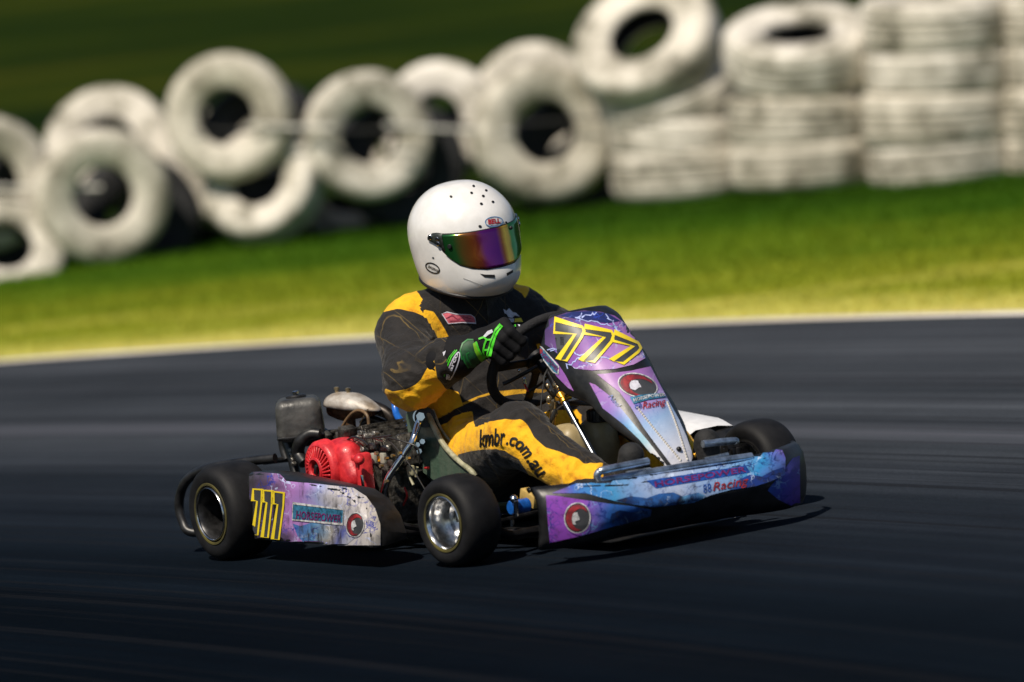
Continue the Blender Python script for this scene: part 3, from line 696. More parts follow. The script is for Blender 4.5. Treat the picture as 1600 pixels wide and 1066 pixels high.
# scale art run: uv.x spans 3.88..6.0 -> remap inside the node tree
def rescale(m, x0, x1, y0=0, y1=1, ang=0):
    for n in m.node_tree.nodes:
        if n.type == 'MAPPING' and n.inputs['Rotation'].default_value[2] == ang or (n.type == 'MAPPING' and n.inputs['Scale'].default_value[1] == 1):
            pass
def span(m, p0, p1):
    """colour run goes from sheet point p0 to p1"""
    a = Vector((p0[0]/100, -p0[1]/100)); b_ = Vector((p1[0]/100, -p1[1]/100)); d = b_-a; l = d.length
    N, L = nodes_of(m); mp = next(n for n in N if n.type == 'MAPPING'); ma = next(n for n in N if n.type == 'MATH' and n.operation == 'MULTIPLY_ADD')
    dt = N.new('ShaderNodeVectorMath'); dt.operation = 'DOT_PRODUCT'; dt.inputs[1].default_value = (d.x/l/l, d.y/l/l, 0)
    uv = next(n for n in N if n.type == 'UVMAP'); L.new(uv.outputs[0], dt.inputs[0])
    sb = N.new('ShaderNodeMath'); sb.operation = 'SUBTRACT'; sb.inputs[1].default_value = a.dot(d)/l/l; L.new(dt.outputs['Value'], sb.inputs[0])
    L.new(sb.outputs[0], ma.inputs[2])
    return m
G_pod = graphic('pod_art', [(0., (.05, .045, .06)), (.20, (.09, .06, .12)), (.30, LIL), (.42, (.34, .20, .50)), (.56, (.30, .33, .56)), (.70, (.46, .44, .48)), (1., (.56, .51, .45))], 0, 0, .42, 1., .55, streak=True)
span(G_pod, (388, 800), (600, 790))
TR = bvh_of([rp])
pp = lay(poly_bm([[(385, 748), (391, 738), (405, 738), (437, 741), (448, 752), (500, 757), (552, 763), (572, 776), (586, 795), (594, 820), (594, 857), (500, 853), (440, 850), (395, 845), (386, 800)]]), TR, .0012, 'graphic_panel', G_pod, rp, 6)
# engraved scribbles at the lower half
G_fl = graphic('pod_flowers', [(0, (.05, .10, .35)), (.35, (.12, .30, .55)), (.55, (.30, .28, .25)), (.75, (.1, .12, .35)), (1, (.5, .5, .52))], 0, 0, .6, 1., 1.2, ((.7, .7, .75), (.015, .03, .3)), streak=True)
span(G_fl, (455, 790), (560, 860))
lay(poly_bm([[(458, 818), (470, 822), (490, 816), (515, 822), (535, 818), (548, 828), (556, 840), (540, 853), (510, 852), (478, 850), (466, 838)]]), TR, .0018, 'flower_print', G_fl, rp, 5)
def seven(x, y, wt, hh, lean=0, th=10, bar=16, dyr=0.):
    """block 7: outline polygon; (x,y) top-left, leaning by lean at the foot"""
    pass
def loops(polys, wd, name, mat, par, TR, off, step=5):
    return lay(strip_bm(polys, wd, closed=True), TR, off, name, mat, par, step)
# pod number 777
sevp = [[(394, 764), (410, 765), (410, 783), (400, 836), (397, 836), (396, 832), (402, 785), (393, 783)],
        [(411, 765), (426, 767), (426, 786), (417, 840), (409, 839), (415, 788), (410, 786)],
        [(427, 767), (444, 769), (444, 790), (435, 843), (425, 842), (431, 790), (427, 788)]]
sevp = [[(397, 764), (411, 765), (410, 784), (404, 836), (396, 835), (403, 783), (396, 782)],
        [(413, 766), (427, 767), (426, 787), (420, 840), (411, 839), (418, 785), (412, 784)],
        [(429, 768), (445, 770), (444, 790), (437, 843), (427, 842), (435, 788), (428, 787)]]
lay(poly_bm(sevp), TR, .0022, 'race_number', M['vinyl_char'], rp, 5)
loops(sevp, 2.7, 'race_number_outline', M['vinyl_yellow'], rp, TR, .0030)
fr = [(459, 786), (538, 796), (537, 819), (458, 812)]
lay(poly_bm([fr]), TR, .0022, 'sponsor_plate', M['vinyl_teal'], rp, 6); loops([fr], 2, 'sponsor_plate_border', M['vinyl_white'], rp, TR, .003)
lay(text_bm('HORSEPOWER', [(463, 810), (534, 817)], 13, sx=1, bold=.015), TR, .0032, 'sponsor_lettering', M['vinyl_plum'], rp, 8)
def horse_badge(cx, cy, rx, ry, rot, TR, par, off=.0022, k=1.):
    """round red badge with the dark disc and pale horse head"""
    def P(pts): 
        c, s = math.cos(rot), math.sin(rot); return [(cx+x*rx*c-y*ry*s, cy+x*rx*s+y*ry*c) for x, y in pts]
    lay(poly_bm([P(ell(0, 0, 1.02, 1.02, n=36))]), TR, off, 'badge_disc', M['vinyl_char'], par, 6)
    A1 = np.linspace(PI*.42, PI*1.75, 22); cres = [(math.cos(q)*.93, math.sin(q)*.93) for q in A1]+[(.24+math.cos(q)*.70, .06+math.sin(q)*.72) for q in A1[::-1]]
    bmc = bmesh.new(); o1 = [bmc.verts.new((*q, 0)) for q in P(cres[:22])]; o2 = [bmc.verts.new((*q, 0)) for q in P(cres[22:][::-1])]
    for i_ in range(21): bmc.faces.new((o1[i_], o1[i_+1], o2[i_+1], o2[i_]))
    lay(bmc, TR, off+.0007, 'badge_crescent', M['vinyl_red'], par, 6)
    lay(strip_bm([P(ell(0, 0, 1.05, 1.05, n=36))], .06*min(rx, ry)+.5, closed=True), TR, off+.0010, 'badge_edge', M['vinyl_white'], par, 6)
    hh = [(.66*a_-.12, .70*b_-.02) for a_, b_ in [(-.42, -.30), (-.18, -.52), (-.05, -.40), (.12, -.55), (.18, -.34), (.42, -.02), (.50, .16), (.34, .26), (.14, .10), (-.02, .14), (-.06, .42), (.10, .74), (-.28, .70), (-.44, .34), (-.48, .0)]]
    lay(poly_bm([P(hh)]), TR, off+.0012, 'badge_horse_head', M['patch_white'] if k > 1 else M['vinyl_white'], par, 6)
horse_badge(556, 820, 13, 18, .1, TR, rp)

# ---- front bumper
def bumper_section(y, c=-.035):
    u = abs(y-c)/.455; e = max(0, min(1, (u-.35)/.5)); e = e*e*(3-2*e)
    xf = 1.50-.10*max(0, u-.55)**1.6/.45**1.6*1.0-.02*u*u
    fl = max(0, min(1, (u-.80)/.2))
    dz = .012*(-(y-c))                                # slightly down on the far side
    pts = [(-.11+.07*e, .203), (-.07+.035*e, .204+.012*e), (-.03+.012*e, .190+.018*e), (.0, .150+.035*e), (.006, .128+.02*e), (.002-.006*(1-e), .112-.010*e), (-.03+.024*e, .085-.010*e), (-.06+.05*e, .055+.010*e), (-.11+.08*e, .042)]
    sh = 1-.28*fl*fl
    return [(xf+dx, y, (z)*1.0+dz) for dx, z in pts]
V = []; F = []; ny = 64; ns = 9
for i in range(ny+1):
    y = -.462+.882*i/ny; V += bumper_section(y)
for i in range(ny):
    for k in range(ns-1): a = i*ns+k; F.append((a, a+1, a+ns+1, a+ns))
# ends: turned back
n0 = len(V)
for e_, i in ((-1, 0), (1, ny)):
    prev = [i*ns+k for k in range(ns)]
    for st, (bx, by, sc) in enumerate(((-.008, .008, .99), (-.02, .010, .97), (-.035, .006, .94))):
        cz = .125; cur = []
        for k in range(ns):
            x, y, z = V[i*ns+k]; cur.append(len(V)); V.append((min(x, 1.50)+bx*(1 if k not in (0, 8) else .6), y+e_*by, cz+(z-cz)*sc))
        for k in range(ns-1): F.append((prev[k], prev[k+1], cur[k+1], cur[k]) if e_ > 0 else (prev[k+1], prev[k], cur[k], cur[k+1]))
        prev = cur
bp_ = mk('front_bumper', V, F, M['black_plastic'], kart)
md = bp_.modifiers.new('thickness', 'SOLIDIFY'); md.thickness = .004; md.offset = -1
TB = bvh_of([bp_])
G_top = graphic('bumper_top_art', [(0., (.10, .05, .34)), (.08, (.04, .14, .46)), (.22, (.06, .28, .55)), (.36, (.20, .32, .56)), (.5, (.36, .42, .58)), (.68, (.22, .34, .58)), (.85, (.03, .24, .52)), (1., (.13, .09, .42))], 0, 0, .34, 1., .35, ((.55, .65, .85), (.006, .02, .16)))
span(G_top, (860, 765), (1235, 725))
lay(poly_bm([[(862, 771), (930, 744), (1010, 736), (1100, 722), (1165, 711), (1190, 700), (1222, 704), (1227, 716), (1226, 742), (1205, 752), (1180, 760), (1140, 766), (1110, 774), (1082, 785), (1050, 789), (1020, 792), (990, 789), (960, 783), (915, 771)]]), TB, .0012, 'top_graphic', G_top, bp_, 6)
G_side = graphic('bumper_side_art', [(0., (.22, .05, .40)), (.35, (.30, .08, .50)), (.52, (.16, .12, .48)), (.68, (.03, .13, .45)), (1., (.02, .08, .30))], 0, 0, .28, 1., .3, ((.2, .45, .8), (.01, .03, .25)))
span(G_side, (850, 810), (1000, 810))
lay(poly_bm([[(853, 774), (870, 775), (910, 781), (950, 787), (985, 791), (1018, 796), (1016, 806), (960, 822), (905, 838), (859, 848), (856, 815)]]), TB, .0012, 'side_graphic', G_side, bp_, 6)
G_fs = graphic('bumper_far_art', [(0., (.03, .12, .45)), (.5, (.06, .07, .42)), (1., (.12, .05, .36))], 0, 0, .2, .8, .3, ((.3, .5, .8), (.01, .02, .2))); span(G_fs, (1190, 760), (1250, 770))
lay(poly_bm([[(1199, 766), (1222, 757), (1234, 740), (1238, 716), (1249, 712), (1250, 794), (1236, 790), (1215, 780)]]), TB, .0012, 'side_graphic', G_fs, bp_, 6)
G_bf = graphic('bumper_scribble', [(0, (.01, .03, .12)), (.3, (.03, .12, .38)), (.5, (.008, .012, .04)), (.7, (.10, .28, .50)), (1, (.02, .05, .25))], 0, 0, .5, 1., 2.2, ((.5, .65, .85), (.005, .01, .06)))
span(G_bf, (960, 800), (1150, 760))
lay(poly_bm([[(955, 803), (968, 797), (985, 800), (1000, 797), (1017, 798), (1016, 806), (990, 814), (965, 821), (952, 816)]]), TB, .0019, 'scribble_print', G_bf, bp_, 5)
lay(poly_bm([[(962, 782), (985, 776), (1010, 779), (1030, 772), (1052, 770), (1066, 776), (1090, 770), (1104, 776), (1084, 785), (1050, 789), (1020, 792), (990, 789)], [(1150, 752), (1172, 742), (1190, 745), (1206, 736), (1224, 730), (1226, 742), (1205, 752), (1180, 760), (1140, 766)]]), TB, .0019, 'scribble_print', G_bf, bp_, 5)
horse_badge(902, 809, 19, 22, .1, TB, bp_, .0020)
def warp_text(s, path, sz, name, mat, par, TR, off, **k): return lay(text_bm(s, path, sz, **k), TR, off, name, mat, par, 8)
pl_ = [(1010, 752), (1165, 728), (1172, 739), (1025, 764)]
lay(poly_bm([pl_]), TB, .0018, 'sponsor_band', M['vinyl_blue'], bp_, 6)
warp_text('HORSEPOWER', [(1022, 762), (1166, 738)], 9, 'sponsor_lettering', M['vinyl_plum'], bp_, TB, .0026, bold=.02)
warp_text('Racing', [(1112, 768), (1170, 757)], 13, 'script_lettering', M['vinyl_red'], bp_, TB, .0026, shear=.35, bold=.01)
warp_text('88', [(1098, 771), (1112, 768)], 13, 'small_number', M['vinyl_blue'], bp_, TB, .0026, shear=.2)
# chrome nerf bars above the bumper
t = MB()
t.tube([K(932, 753, y=-.30), K(1000, 741, y=-.16), K(1080, 727, y=.0), K(1174, 713, y=.20)], .0105, 12, sm=5)
t.tube([K(936, 752, y=-.295), K(933, 745, y=-.30), K(936, 738, y=-.295), K(950, 733, y=-.27), K(1012, 721, y=-.13)], .0105, 12, sm=5)
t.tube([K(1098, 694, y=.09), K(1145, 689, y=.19), K(1150, 692, y=.2)], .0105, 12, sm=5)
t.build('bumper_bar', M['blue_steel'], kart)

# ---- nose fairing
cz_ = [(0, .970, .605), (.05, 1.018, .652), (.15, 1.080, .620), (.3, 1.156, .548), (.45, 1.226, .462), (.6, 1.291, .380), (.75, 1.340, .312), (.9, 1.383, .245), (.97, 1.398, .208), (1, 1.396, .190)]
ws = [(0, .048), (.05, .084), (.12, .114), (.25, .138), (.38, .148), (.47, .140), (.53, .118), (.6, .118), (.68, .110), (.75, .098), (.9, .060), (.97, .044), (1, .022)]
ds = [(0, .05), (.05, .065), (.12, .090), (.25, .185), (.38, .185), (.47, .185), (.53, .120), (.6, .105), (.68, .085), (.75, .060), (.9, .020), (1, .008)]
def interp(T, s, k=1): return float(np.interp(s, [q[0] for q in T], [q[k] for q in T]))
def sm_interp(T, s, k=1, r=.03): return sum(interp(T, min(1, max(0, s+q*r)), k) for q in (-1, -.5, 0, .5, 1))/5
V = []; F = []; nS, nV = 70, 36
for i in range(nS+1):
    s = i/nS; X, Z = sm_interp(cz_, s, 1, .02 if s < .95 else .0), sm_interp(cz_, s, 2, .02 if s < .95 else 0); wv, dv = sm_interp(ws, s) if s < .96 else interp(ws, s), sm_interp(ds, s)
    for j in range(nV+1):
        v = math.sin((-1+2*j/nV)*PI/2)
        dr = dv*(1-math.sqrt(max(0, 1-v*v*.995)))
        V.append((X-dr, v*wv, Z-dr*.18))
    # rim turned under
for i in range(nS):
    for j in range(nV): a = i*(nV+1)+j; F.append((a, a+nV+1, a+nV+2, a+1))
nf = mk('nose_fairing', V, F, M['black_plastic'], kart)
md = nf.modifiers.new('thickness', 'SOLIDIFY'); md.thickness = .005; md.offset = -1
TN = bvh_of([nf])
NA = [(0., (.05, .03, .10)), (.25, (.13, .07, .22)), (.5, (.22, .08, .36)), (.8, (.36, .16, .46)), (1., (.45, .25, .55))]
G_n1 = graphic('nose_art', NA, 0, 0, .08, .9, .3, ((.6, .65, .9), (.06, .09, .45))); span(G_n1, (860, 495), (960, 580))
lay(poly_bm([[(842, 520), (848, 508), (862, 497), (885, 489), (912, 486), (938, 488), (960, 494), (978, 507), (992, 524), (1002, 545), (1008, 560), (990, 570), (960, 577), (925, 579), (898, 576), (880, 560), (862, 545), (846, 534)]]), TN, .0014, 'number_panel', G_n1, nf, 6)
lay(poly_bm([[(876, 494), (895, 488), (925, 487), (950, 491), (968, 502), (950, 506), (925, 503), (900, 499)]]), TN, .0020, 'navy_flash', graphic('navy_art', [(0, (.01, .012, .04)), (1, (.02, .03, .13))], 0, 0, .05, 1., .3, ((.15, .25, .9), (.03, .07, .5))), nf, 5)
s7 = [[(868, 500), (910, 512), (913, 518), (909, 528), (886, 564), (873, 562), (899, 523), (867, 520)],
      [(914, 511), (955, 519), (958, 526), (955, 535), (929, 566), (908, 564), (944, 528), (913, 522)],
      [(959, 520), (996, 537), (1000, 545), (996, 551), (974, 569), (955, 564), (988, 542), (958, 534)]]
lay(poly_bm(s7), TN, .0026, 'race_number', M['vinyl_char'], nf, 6)
loops(s7, 4.2, 'race_number_outline', M['vinyl_yellow'], nf, TN, .0034)
# lightning bolts
def bolt(pts, amp, n, sd):
    r_ = random.Random(sd); out = []
    for (a, b_) in zip(pts, pts[1:]):
        for k in range(n): t_ = k/n; out.append((a[0]+(b_[0]-a[0])*t_+r_.uniform(-amp, amp), a[1]+(b_[1]-a[1])*t_+r_.uniform(-amp, amp)))
    out.append(pts[-1]); return out
M['bolt_blue'] = pm('bolt_blue', (.38, .45, .85), .4, var=.3, scale=60)
bl = [bolt([(858, 545), (900, 552), (955, 562)], 3, 7, 1), bolt([(885, 574), (905, 560), (925, 572)], 3, 6, 2), bolt([(900, 497), (920, 494), (932, 489)], 3, 5, 3), bolt([(900, 499), (940, 506), (965, 512)], 2, 7, 4), bolt([(945, 490), (955, 504), (968, 518)], 3, 5, 5), bolt([(905, 502), (909, 490)], 2, 4, 6), bolt([(862, 546), (880, 549)], 3, 4, 8), bolt([(955, 560), (985, 566)], 2, 4, 9)]
lay(strip_bm(bl, 1.6), TN, .0022, 'lightning_print', M['bolt_blue'], nf, 6)
G_n2 = graphic('nose_lower_art', [(0., (.36, .16, .46)), (.28, (.32, .20, .52)), (.5, (.28, .42, .66)), (.72, (.50, .56, .70)), (1., (.66, .64, .68))], 0, 0, .05, .35, .18, ((.6, .7, .9), (.1, .2, .5))); span(G_n2, (985, 580), (1060, 730))
lay(poly_bm([[(933, 585), (948, 584), (985, 580), (1016, 573), (1030, 600), (1045, 628), (1060, 655), (1072, 682), (1080, 705), (1083, 722), (1076, 731), (1062, 735), (1052, 731), (1040, 715), (1024, 694), (1005, 668), (985, 636), (968, 613), (945, 595)]]), TN, .0014, 'lower_panel', G_n2, nf, 6)
G_n3 = graphic('nose_side_art', [(0., (.42, .18, .52)), (.25, (.30, .18, .52)), (.5, (.10, .30, .58)), (.7, (.30, .52, .62)), (.85, (.62, .64, .68)), (1., (.66, .65, .68))], 0, 0, .05, .5, .15, ((.5, .6, .8), (.02, .04, .3))); span(G_n3, (925, 600), (1040, 725))
lay(poly_bm([[(921, 598), (930, 601), (952, 618), (972, 640), (992, 665), (1013, 690), (1033, 716), (1043, 729), (1035, 726), (1015, 706), (1000, 688), (975, 664), (955, 648), (942, 638), (933, 620)]]), TN, .0014, 'side_strip', G_n3, nf, 6)
G_n4 = graphic('nose_flank_art', [(0., (.20, .10, .34)), (.5, (.24, .09, .40)), (1., (.42, .16, .52))], 0, 0, .05, .3, .2); span(G_n4, (838, 530), (895, 610))
lay(poly_bm([[(838, 535), (844, 541), (856, 552), (872, 568), (884, 586), (897, 611), (888, 606), (872, 590), (858, 572), (844, 556)]]), TN, .0014, 'flank_panel', G_n4, nf, 5)
fr = [(842, 540), (848, 543), (874, 573), (873, 585), (866, 582), (843, 553)]
lay(poly_bm([fr]), TN, .0020, 'flank_plate', M['vinyl_teal'], nf, 5); loops([fr], 1.6, 'flank_plate_border', M['vinyl_white'], nf, TN, .0028)
warp_text('HORSEPOWER', [(845, 553), (871, 581)], 6, 'flank_lettering', M['vinyl_plum'], nf, TN, .0030, bold=.02)
lay(poly_bm([ell(846, 549, 3.4, 4)]), TN, .0030, 'flank_badge', M['vinyl_red'], nf, 5)
horse_badge(996, 603, 29, 17, .25, TN, nf, .0020, 2)
lay(poly_bm([[(984, 622), (1000, 618), (1035, 615), (1040, 621), (1010, 626), (990, 632)]]), TN, .0034, 'sponsor_band', M['vinyl_teal'], nf, 5)
warp_text('HORSEPOWER', [(990, 629), (1012, 623), (1038, 620)], 5, 'sponsor_lettering', M['vinyl_white'], nf, TN, .0042, bold=.02)
warp_text('Racing', [(1003, 640), (1040, 633)], 11, 'script_lettering', M['vinyl_red'], nf, TN, .0036, shear=.35, bold=.01)
warp_text('88', [(992, 640), (1003, 638)], 8, 'small_number', M['vinyl_blue'], nf, TN, .0036)
warp_text('Noel', [(950, 620), (966, 638)], 8, 'driver_script', M['vinyl_blue'], nf, TN, .0030, shear=.3)
# rhinestone rows
def on(TR, px, py, off=0.):
    d = ray(px, py); h_, n_, _, _ = TR.ray_cast(QC, d)
    return None if h_ is None else h_+(n_ if n_.dot(d) < 0 else -n_)*off
t = MB()
for a, b_, n in (((996, 638), (1062, 719), 26), ((1042, 630), (1073, 718), 25)):
    for k in range(n):
        p = on(TN, a[0]+(b_[0]-a[0])*k/(n-1), a[1]+(b_[1]-a[1])*k/(n-1)+5*math.sin(PI*k/(n-1))*(-1 if a[0] > 1010 else .2), .002)
        if p: t.sphere(p, .0043, seg=6)
t.build('rhinestone_row', M['jewel'], nf, smooth=False)
p = on(TN, 1060, 703, .003)
if p: t = MB(); t.sphere(p, .008, (1, 1, 1), 14); t.build('nose_bolt', M['black_metal'], nf)

# ---- seat, struts, steering, tank, pedals
SO = [K(640, 634, y=-.235), K(650, 630, y=-.235), K(664, 640, y=-.235), K(676, 662, y=-.24), K(690, 690, y=-.245), K(708, 712, y=-.245), K(735, 735, y=-.245), K(742, 744, y=-.24)]
# shell: side profile curve swept across with a bucket section
prof = [(.36, .40), (.34, .33), (.345, .22), (.38, .12), (.46, .065), (.58, .06), (.70, .10)]
pc_ = catmull([(x, 0, z) for x, z in prof], 5); V = []; F = []; nc = len(pc_); nw = 22
for i, p in enumerate(pc_):
    t_ = i/(nc-1); hw = .19+.03*math.sin(PI*t_); rise = .13*math.sin(PI*min(1, t_*1.05))**.7+.01
    fwd = .12*(1-t_)
    for j in range(nw+1):
        v = -1+2*j/nw; a_ = abs(v)**3.2
        nrm_up = Vector((fwd*.9, 0, rise*(.35+.65*t_)))
        V.append(Vector((p.x, math.copysign(min(1, abs(v)*1.08), v)*hw, p.z))+nrm_up*a_)
for i in range(nc-1):
    for j in range(nw): a = i*(nw+1)+j; F.append((a, a+1, a+nw+2, a+nw+1))
seat = mk('seat', V, F, M['fibreglass'], kart); md = seat.modifiers.new('thickness', 'SOLIDIFY'); md.thickness = .006
# the visible right wing of the bucket, with its pale moulded edge
wing_in = [K(634, 650, y=-.235), K(640, 690, y=-.235), K(650, 730, y=-.235), K(680, 752, y=-.24), K(730, 755, y=-.24)]
bm = bmesh.new(); ring = [bm.verts.new(p) for p in SO]+[bm.verts.new(p) for p in wing_in[::-1]]; f_ = bm.faces.new(ring)
bmesh.ops.triangulate(bm, faces=[f_]); wg = from_bm('seat_wing', bm, M['fibreglass'], seat, smooth=False); md = wg.modifiers.new('thickness', 'SOLIDIFY'); md.thickness = .006
t = MB(); t.tube(SO, .0085, 12, sm=6); t.tube([K(676, 640, y=-.215), K(690, 672, y=-.215), K(712, 700, y=-.22)], .004, 8, sm=5); t.build('seat_edge', M['fibre_edge'], seat)
t = MB(); t.tube([K(661, 652, y=-.26), K(654, 662, y=-.27), K(645, 690, y=-.30), K(632, 710, y=-.32), K(608, 745, y=-.36), K(596, 780, y=-.38), K(590, 800, y=-.38)], .0105, 14, sm=6); t.build('seat_strut', M['chrome'], kart)
t = MB(); t.cyl(K(657, 651, y=-.30), K(657, 651, y=-.235), .009, 8); t.cyl(K(657, 651, y=-.255), K(657, 651, y=-.250), .022, 20); t.cyl(K(657, 651, y=-.31), K(657, 651, y=-.295), .013, 6); t.build('strut_bolt', M['chrome'], kart)
t = MB(); t.cyl(K(664, 652, y=-.249), K(664, 652, y=-.243), .030, 24); t.build('strut_washer', M['black_metal'], kart)
t = MB()
for q in ((652, 695), (660, 690), (655, 705)): t.cyl(K(q[0], q[1], y=-.27), K(q[0], q[1], y=-.245), .008, 6)
t.build('seat_bolts', M['chrome'], kart)
t = MB(); t.tube([K(620, 612, y=-.17), K(617, 630, y=-.17), K(620, 648, y=-.18), K(628, 660, y=-.19), K(635, 672, y=-.2), K(628, 700, y=-.2)], .0105, 12, sm=6); t.tube([K(635, 668, y=-.2), K(648, 657, y=-.22)], .006, 8); t.build('blue_stay', M['blue_paint'], kart)
t = MB(); t.sphere(K(607, 597, y=-.17), .012, (1.2, 1, .8), 12); t.sphere(K(614, 600, y=-.17), .008, (1, 1, 1), 10); t.build('stay_nut', M['fibre_edge'], kart)
t = MB(); t.box(K(622, 684, y=-.12), (.14, .10, .028), bev=.004); t.box(K(632, 676, y=-.08), (.10, .02, .05), bev=.003); t.build('battery_tray', M['yellow_paint'], kart)
# steering wheel
Wc = Vector((.745, 0, .492)); Wn = Vector((-.8, 0, .6)); Wu = Vector((.6, 0, .8)); Wy = Vector((0, 1, 0)); WR = .158
def wp(a, r=WR, off=0.): return Wc+Wy*(r*math.sin(a))+Wu*(r*math.cos(a))+Wn*off
t = MB(); t.tube([wp(2*PI*k/40) for k in range(40)], .0145, 14, closed=True); sw = t.build('steering_wheel', pm('suede', (.010, .010, .012), .85, var=.3, scale=50, bump=.4, bscale=200), kart)
t = MB()
for a in (PI/2, -PI/2, PI): 
    p0 = wp(a, .03); p1 = wp(a, WR-.004); mid = (p0+p1)/2; d_ = (p1-p0).normalized(); side_ = Wn.cross(d_); t.box(mid, ((p1-p0).length, .028, .005), Matrix((d_, side_, Wn)).transposed(), .002)
t.cyl(Wc-Wn*.008, Wc+Wn*.010, .042, 24, .003); t.build('spokes', M['black_metal'], sw)
t = MB(); t.cyl(Wc, Wc-Wn*.05, .020, 16, .003); t.tube([Wc-Wn*.04, K(878, 622, y=-.02)], .010, 14); t.build('steering_boss', M['black_metal'], kart)
cA, cB = K(882, 628, y=-.045), K(950, 752, y=-.045)
t = MB(); t.tube([cA, cB], .0082, 16); sc_ = t.build('steering_column', pm('column_steel', (.30, .33, .38), .33, 1., var=.35, scale=40), kart)
t = MB(); t.cyl(cA.lerp(cB, .93), cA.lerp(cB, .99), .0115, 12, .002); t.build('column_joint', M['black_metal'], sc_)
t = MB(); t.cyl(cA+(cA-cB).normalized()*.03, cA-(cA-cB).normalized()*.002, .013, 12, .002); t.box(K(880, 622, y=-.04), (.03, .04, .012), bev=.002); t.build('column_block', M['gold'], kart)
t = MB(); t.tube([K(868, 640, y=-.06), K(862, 655, y=-.07), K(857, 662, y=-.07)], .006, 8, sm=4); t.tube([K(872, 632, y=-.02), K(866, 622, y=-.05), K(852, 604, y=-.1), K(850, 590, y=-.1), K(856, 577, y=-.08)], .003, 8, sm=6); t.tube([K(850, 665, y=-.1), K(845, 640, y=-.1), K(849, 600, y=-.08)], .002, 6, sm=6); t.tube([K(900, 622, y=.0), K(888, 616, y=-.03), K(874, 622, y=-.06), K(860, 610, y=-.1)], .0022, 6, sm=6); t.build('throttle_cable', M['wire'], kart)
t = MB()
for q, r_ in (((858, 624), .010), ((862, 634), .008), ((866, 645), .011), ((856, 603), .007), ((868, 602), .009), ((872, 606), .006)): t.sphere(K(q[0], q[1], y=-.05), r_, (1, 1, 1.2), 10)
t.cyl(K(866, 626, y=-.05), K(862, 664, y=-.05), .009, 12); t.build('column_fitting', M['brass'], kart)
t = MB(); t.tube([K(818, 597, y=-.06), K(822, 606, y=-.06), K(825, 612, y=-.06)], .003, 8, sm=3); t.build('red_lead', M['red_wire'], kart)
t = MB(); t.sphere(K(811, 579, y=-.08), .005); t.sphere(K(819, 592, y=-.07), .006); t.cyl(K(819, 592, y=-.07), K(820, 600, y=-.07), .005); t.build('lead_clip', M['chrome'], kart)
t = MB(); t.tube([K(786, 600, y=-.12), K(800, 594, y=-.10), K(822, 582, y=-.08), K(840, 572, y=-.05)], .006, 10, sm=5); t.tube([K(826, 612, y=-.02), K(845, 600, y=-.0), K(858, 586, y=.0)], .004, 8, sm=5); t.build('clutch_lever', M['black_metal'], kart)
# fuel tank between the knees
def soft_box(c, size, bev, seg=5, pinch=None):
    bm = bmesh.new(); bmesh.ops.create_cube(bm, size=1)
    for v in bm.verts: v.co = Vector((v.co.x*size[0], v.co.y*size[1], v.co.z*size[2]))
    bmesh.ops.bevel(bm, geom=bm.edges[:], offset=bev, segments=seg, affect='EDGES', profile=.5)
    for v in bm.verts:
        if pinch: v.co = pinch(v.co)
        v.co += Vector(c)
    return bm
def tank_shape(co):
    k_ = 1-.10*max(0, co.z/.10); g_ = math.exp(-(co.y/.020)**2)*.022
    return Vector((co.x*k_ - (g_ if co.x > 0 else -g_), co.y*k_, co.z - math.exp(-(co.y/.02)**2)*.010*(1 if co.z > 0 else 0)))
bm = soft_box((.93, -.005, .215), (.125, .205, .215), .040, 6); 
bmesh.ops.subdivide_edges(bm, edges=[e for e in bm.edges if e.calc_length() > .05], cuts=10, use_grid_fill=True)
for v in bm.verts: v.co = tank_shape(v.co-Vector((.93, -.005, .215)))+Vector((.93, -.005, .215))
ft = from_bm('fuel_tank', bm, M['tank_plastic'], kart, angle=60)
t = MB(); t.cyl((.95, .045, .315), (.95, .045, .352), .034, 28, .003)
for k in range(20):
    a = 2*PI*k/20; t.box((.95+.035*math.cos(a), .045+.035*math.sin(a), .334), (.004, .004, .028), Matrix.Rotation(a, 3, 'Z'), .001)
t.cyl((.95, -.04, .315), (.95, -.04, .335), .012, 12, .002); t.build('tank_cap', M['black_plastic'], ft)
t = MB(); t.box((.95, .04, .375), (.13, .12, .012), bev=.004); t.build('tank_bracket', M['black_plastic'], kart)
# pedals
for s in (-1, 1):
    t = MB(); t.tube([(1.33, s*.10, .06), (1.35, s*.12, .14), (1.375, s*.13, .21)], .006, 10, sm=4); t.tube([(1.375, s*.09, .21), (1.378, s*.17, .212)], .007, 10); t.build('pedal', M['blue_steel'], kart)
# steering knuckles
for s in (-1, 1):
    t = MB(); t.cyl((1.04, s*.435, .09), (1.04, s*.435, .185), .014, 14, .002); t.box((1.04, s*.41, .14), (.05, .012, .09), bev=.002); t.cyl((1.04, s*.40, .187), (1.04, s*.44, .190), .011, 6); t.tube([(1.02, s*.43, .11), (.95, s*.40, .09), (.93, s*.05, .10)], .006, 8, sm=3); t.build('steering_knuckle', M['black_metal'], kart)
    t = MB(); t.cyl(K(797, 794, y=-.40) if s < 0 else (1.06, .38, .13), K(797, 794, y=-.40)+Vector((0, .06, 0)) if s < 0 else (1.06, .44, .13), .020, 18, .003); t.build('brake_calliper', M['blue_paint'], kart)
t = MB(); t.cyl(K(806, 783, y=-.40), K(806, 806, y=-.40), .007, 8); t.sphere(K(803, 780, y=-.40), .012); t.cyl(K(800, 822, y=-.4), K(800, 812, y=-.4), .006, 6); t.build('kingpin_bolt', M['chrome'], kart)
t = MB(); t.box(K(830, 778, y=-.30), (.07, .03, .035), Matrix.Rotation(rad(20), 3, 'Y'), .002); t.build('number_bracket', pm('card', (.5, .34, .10), .6), kart)
t = MB(); t.sphere(K(1085, 712, y=.07), .006, (1, 1, 1.3), 10); t.build('amber_bolt', M['gold'], kart)

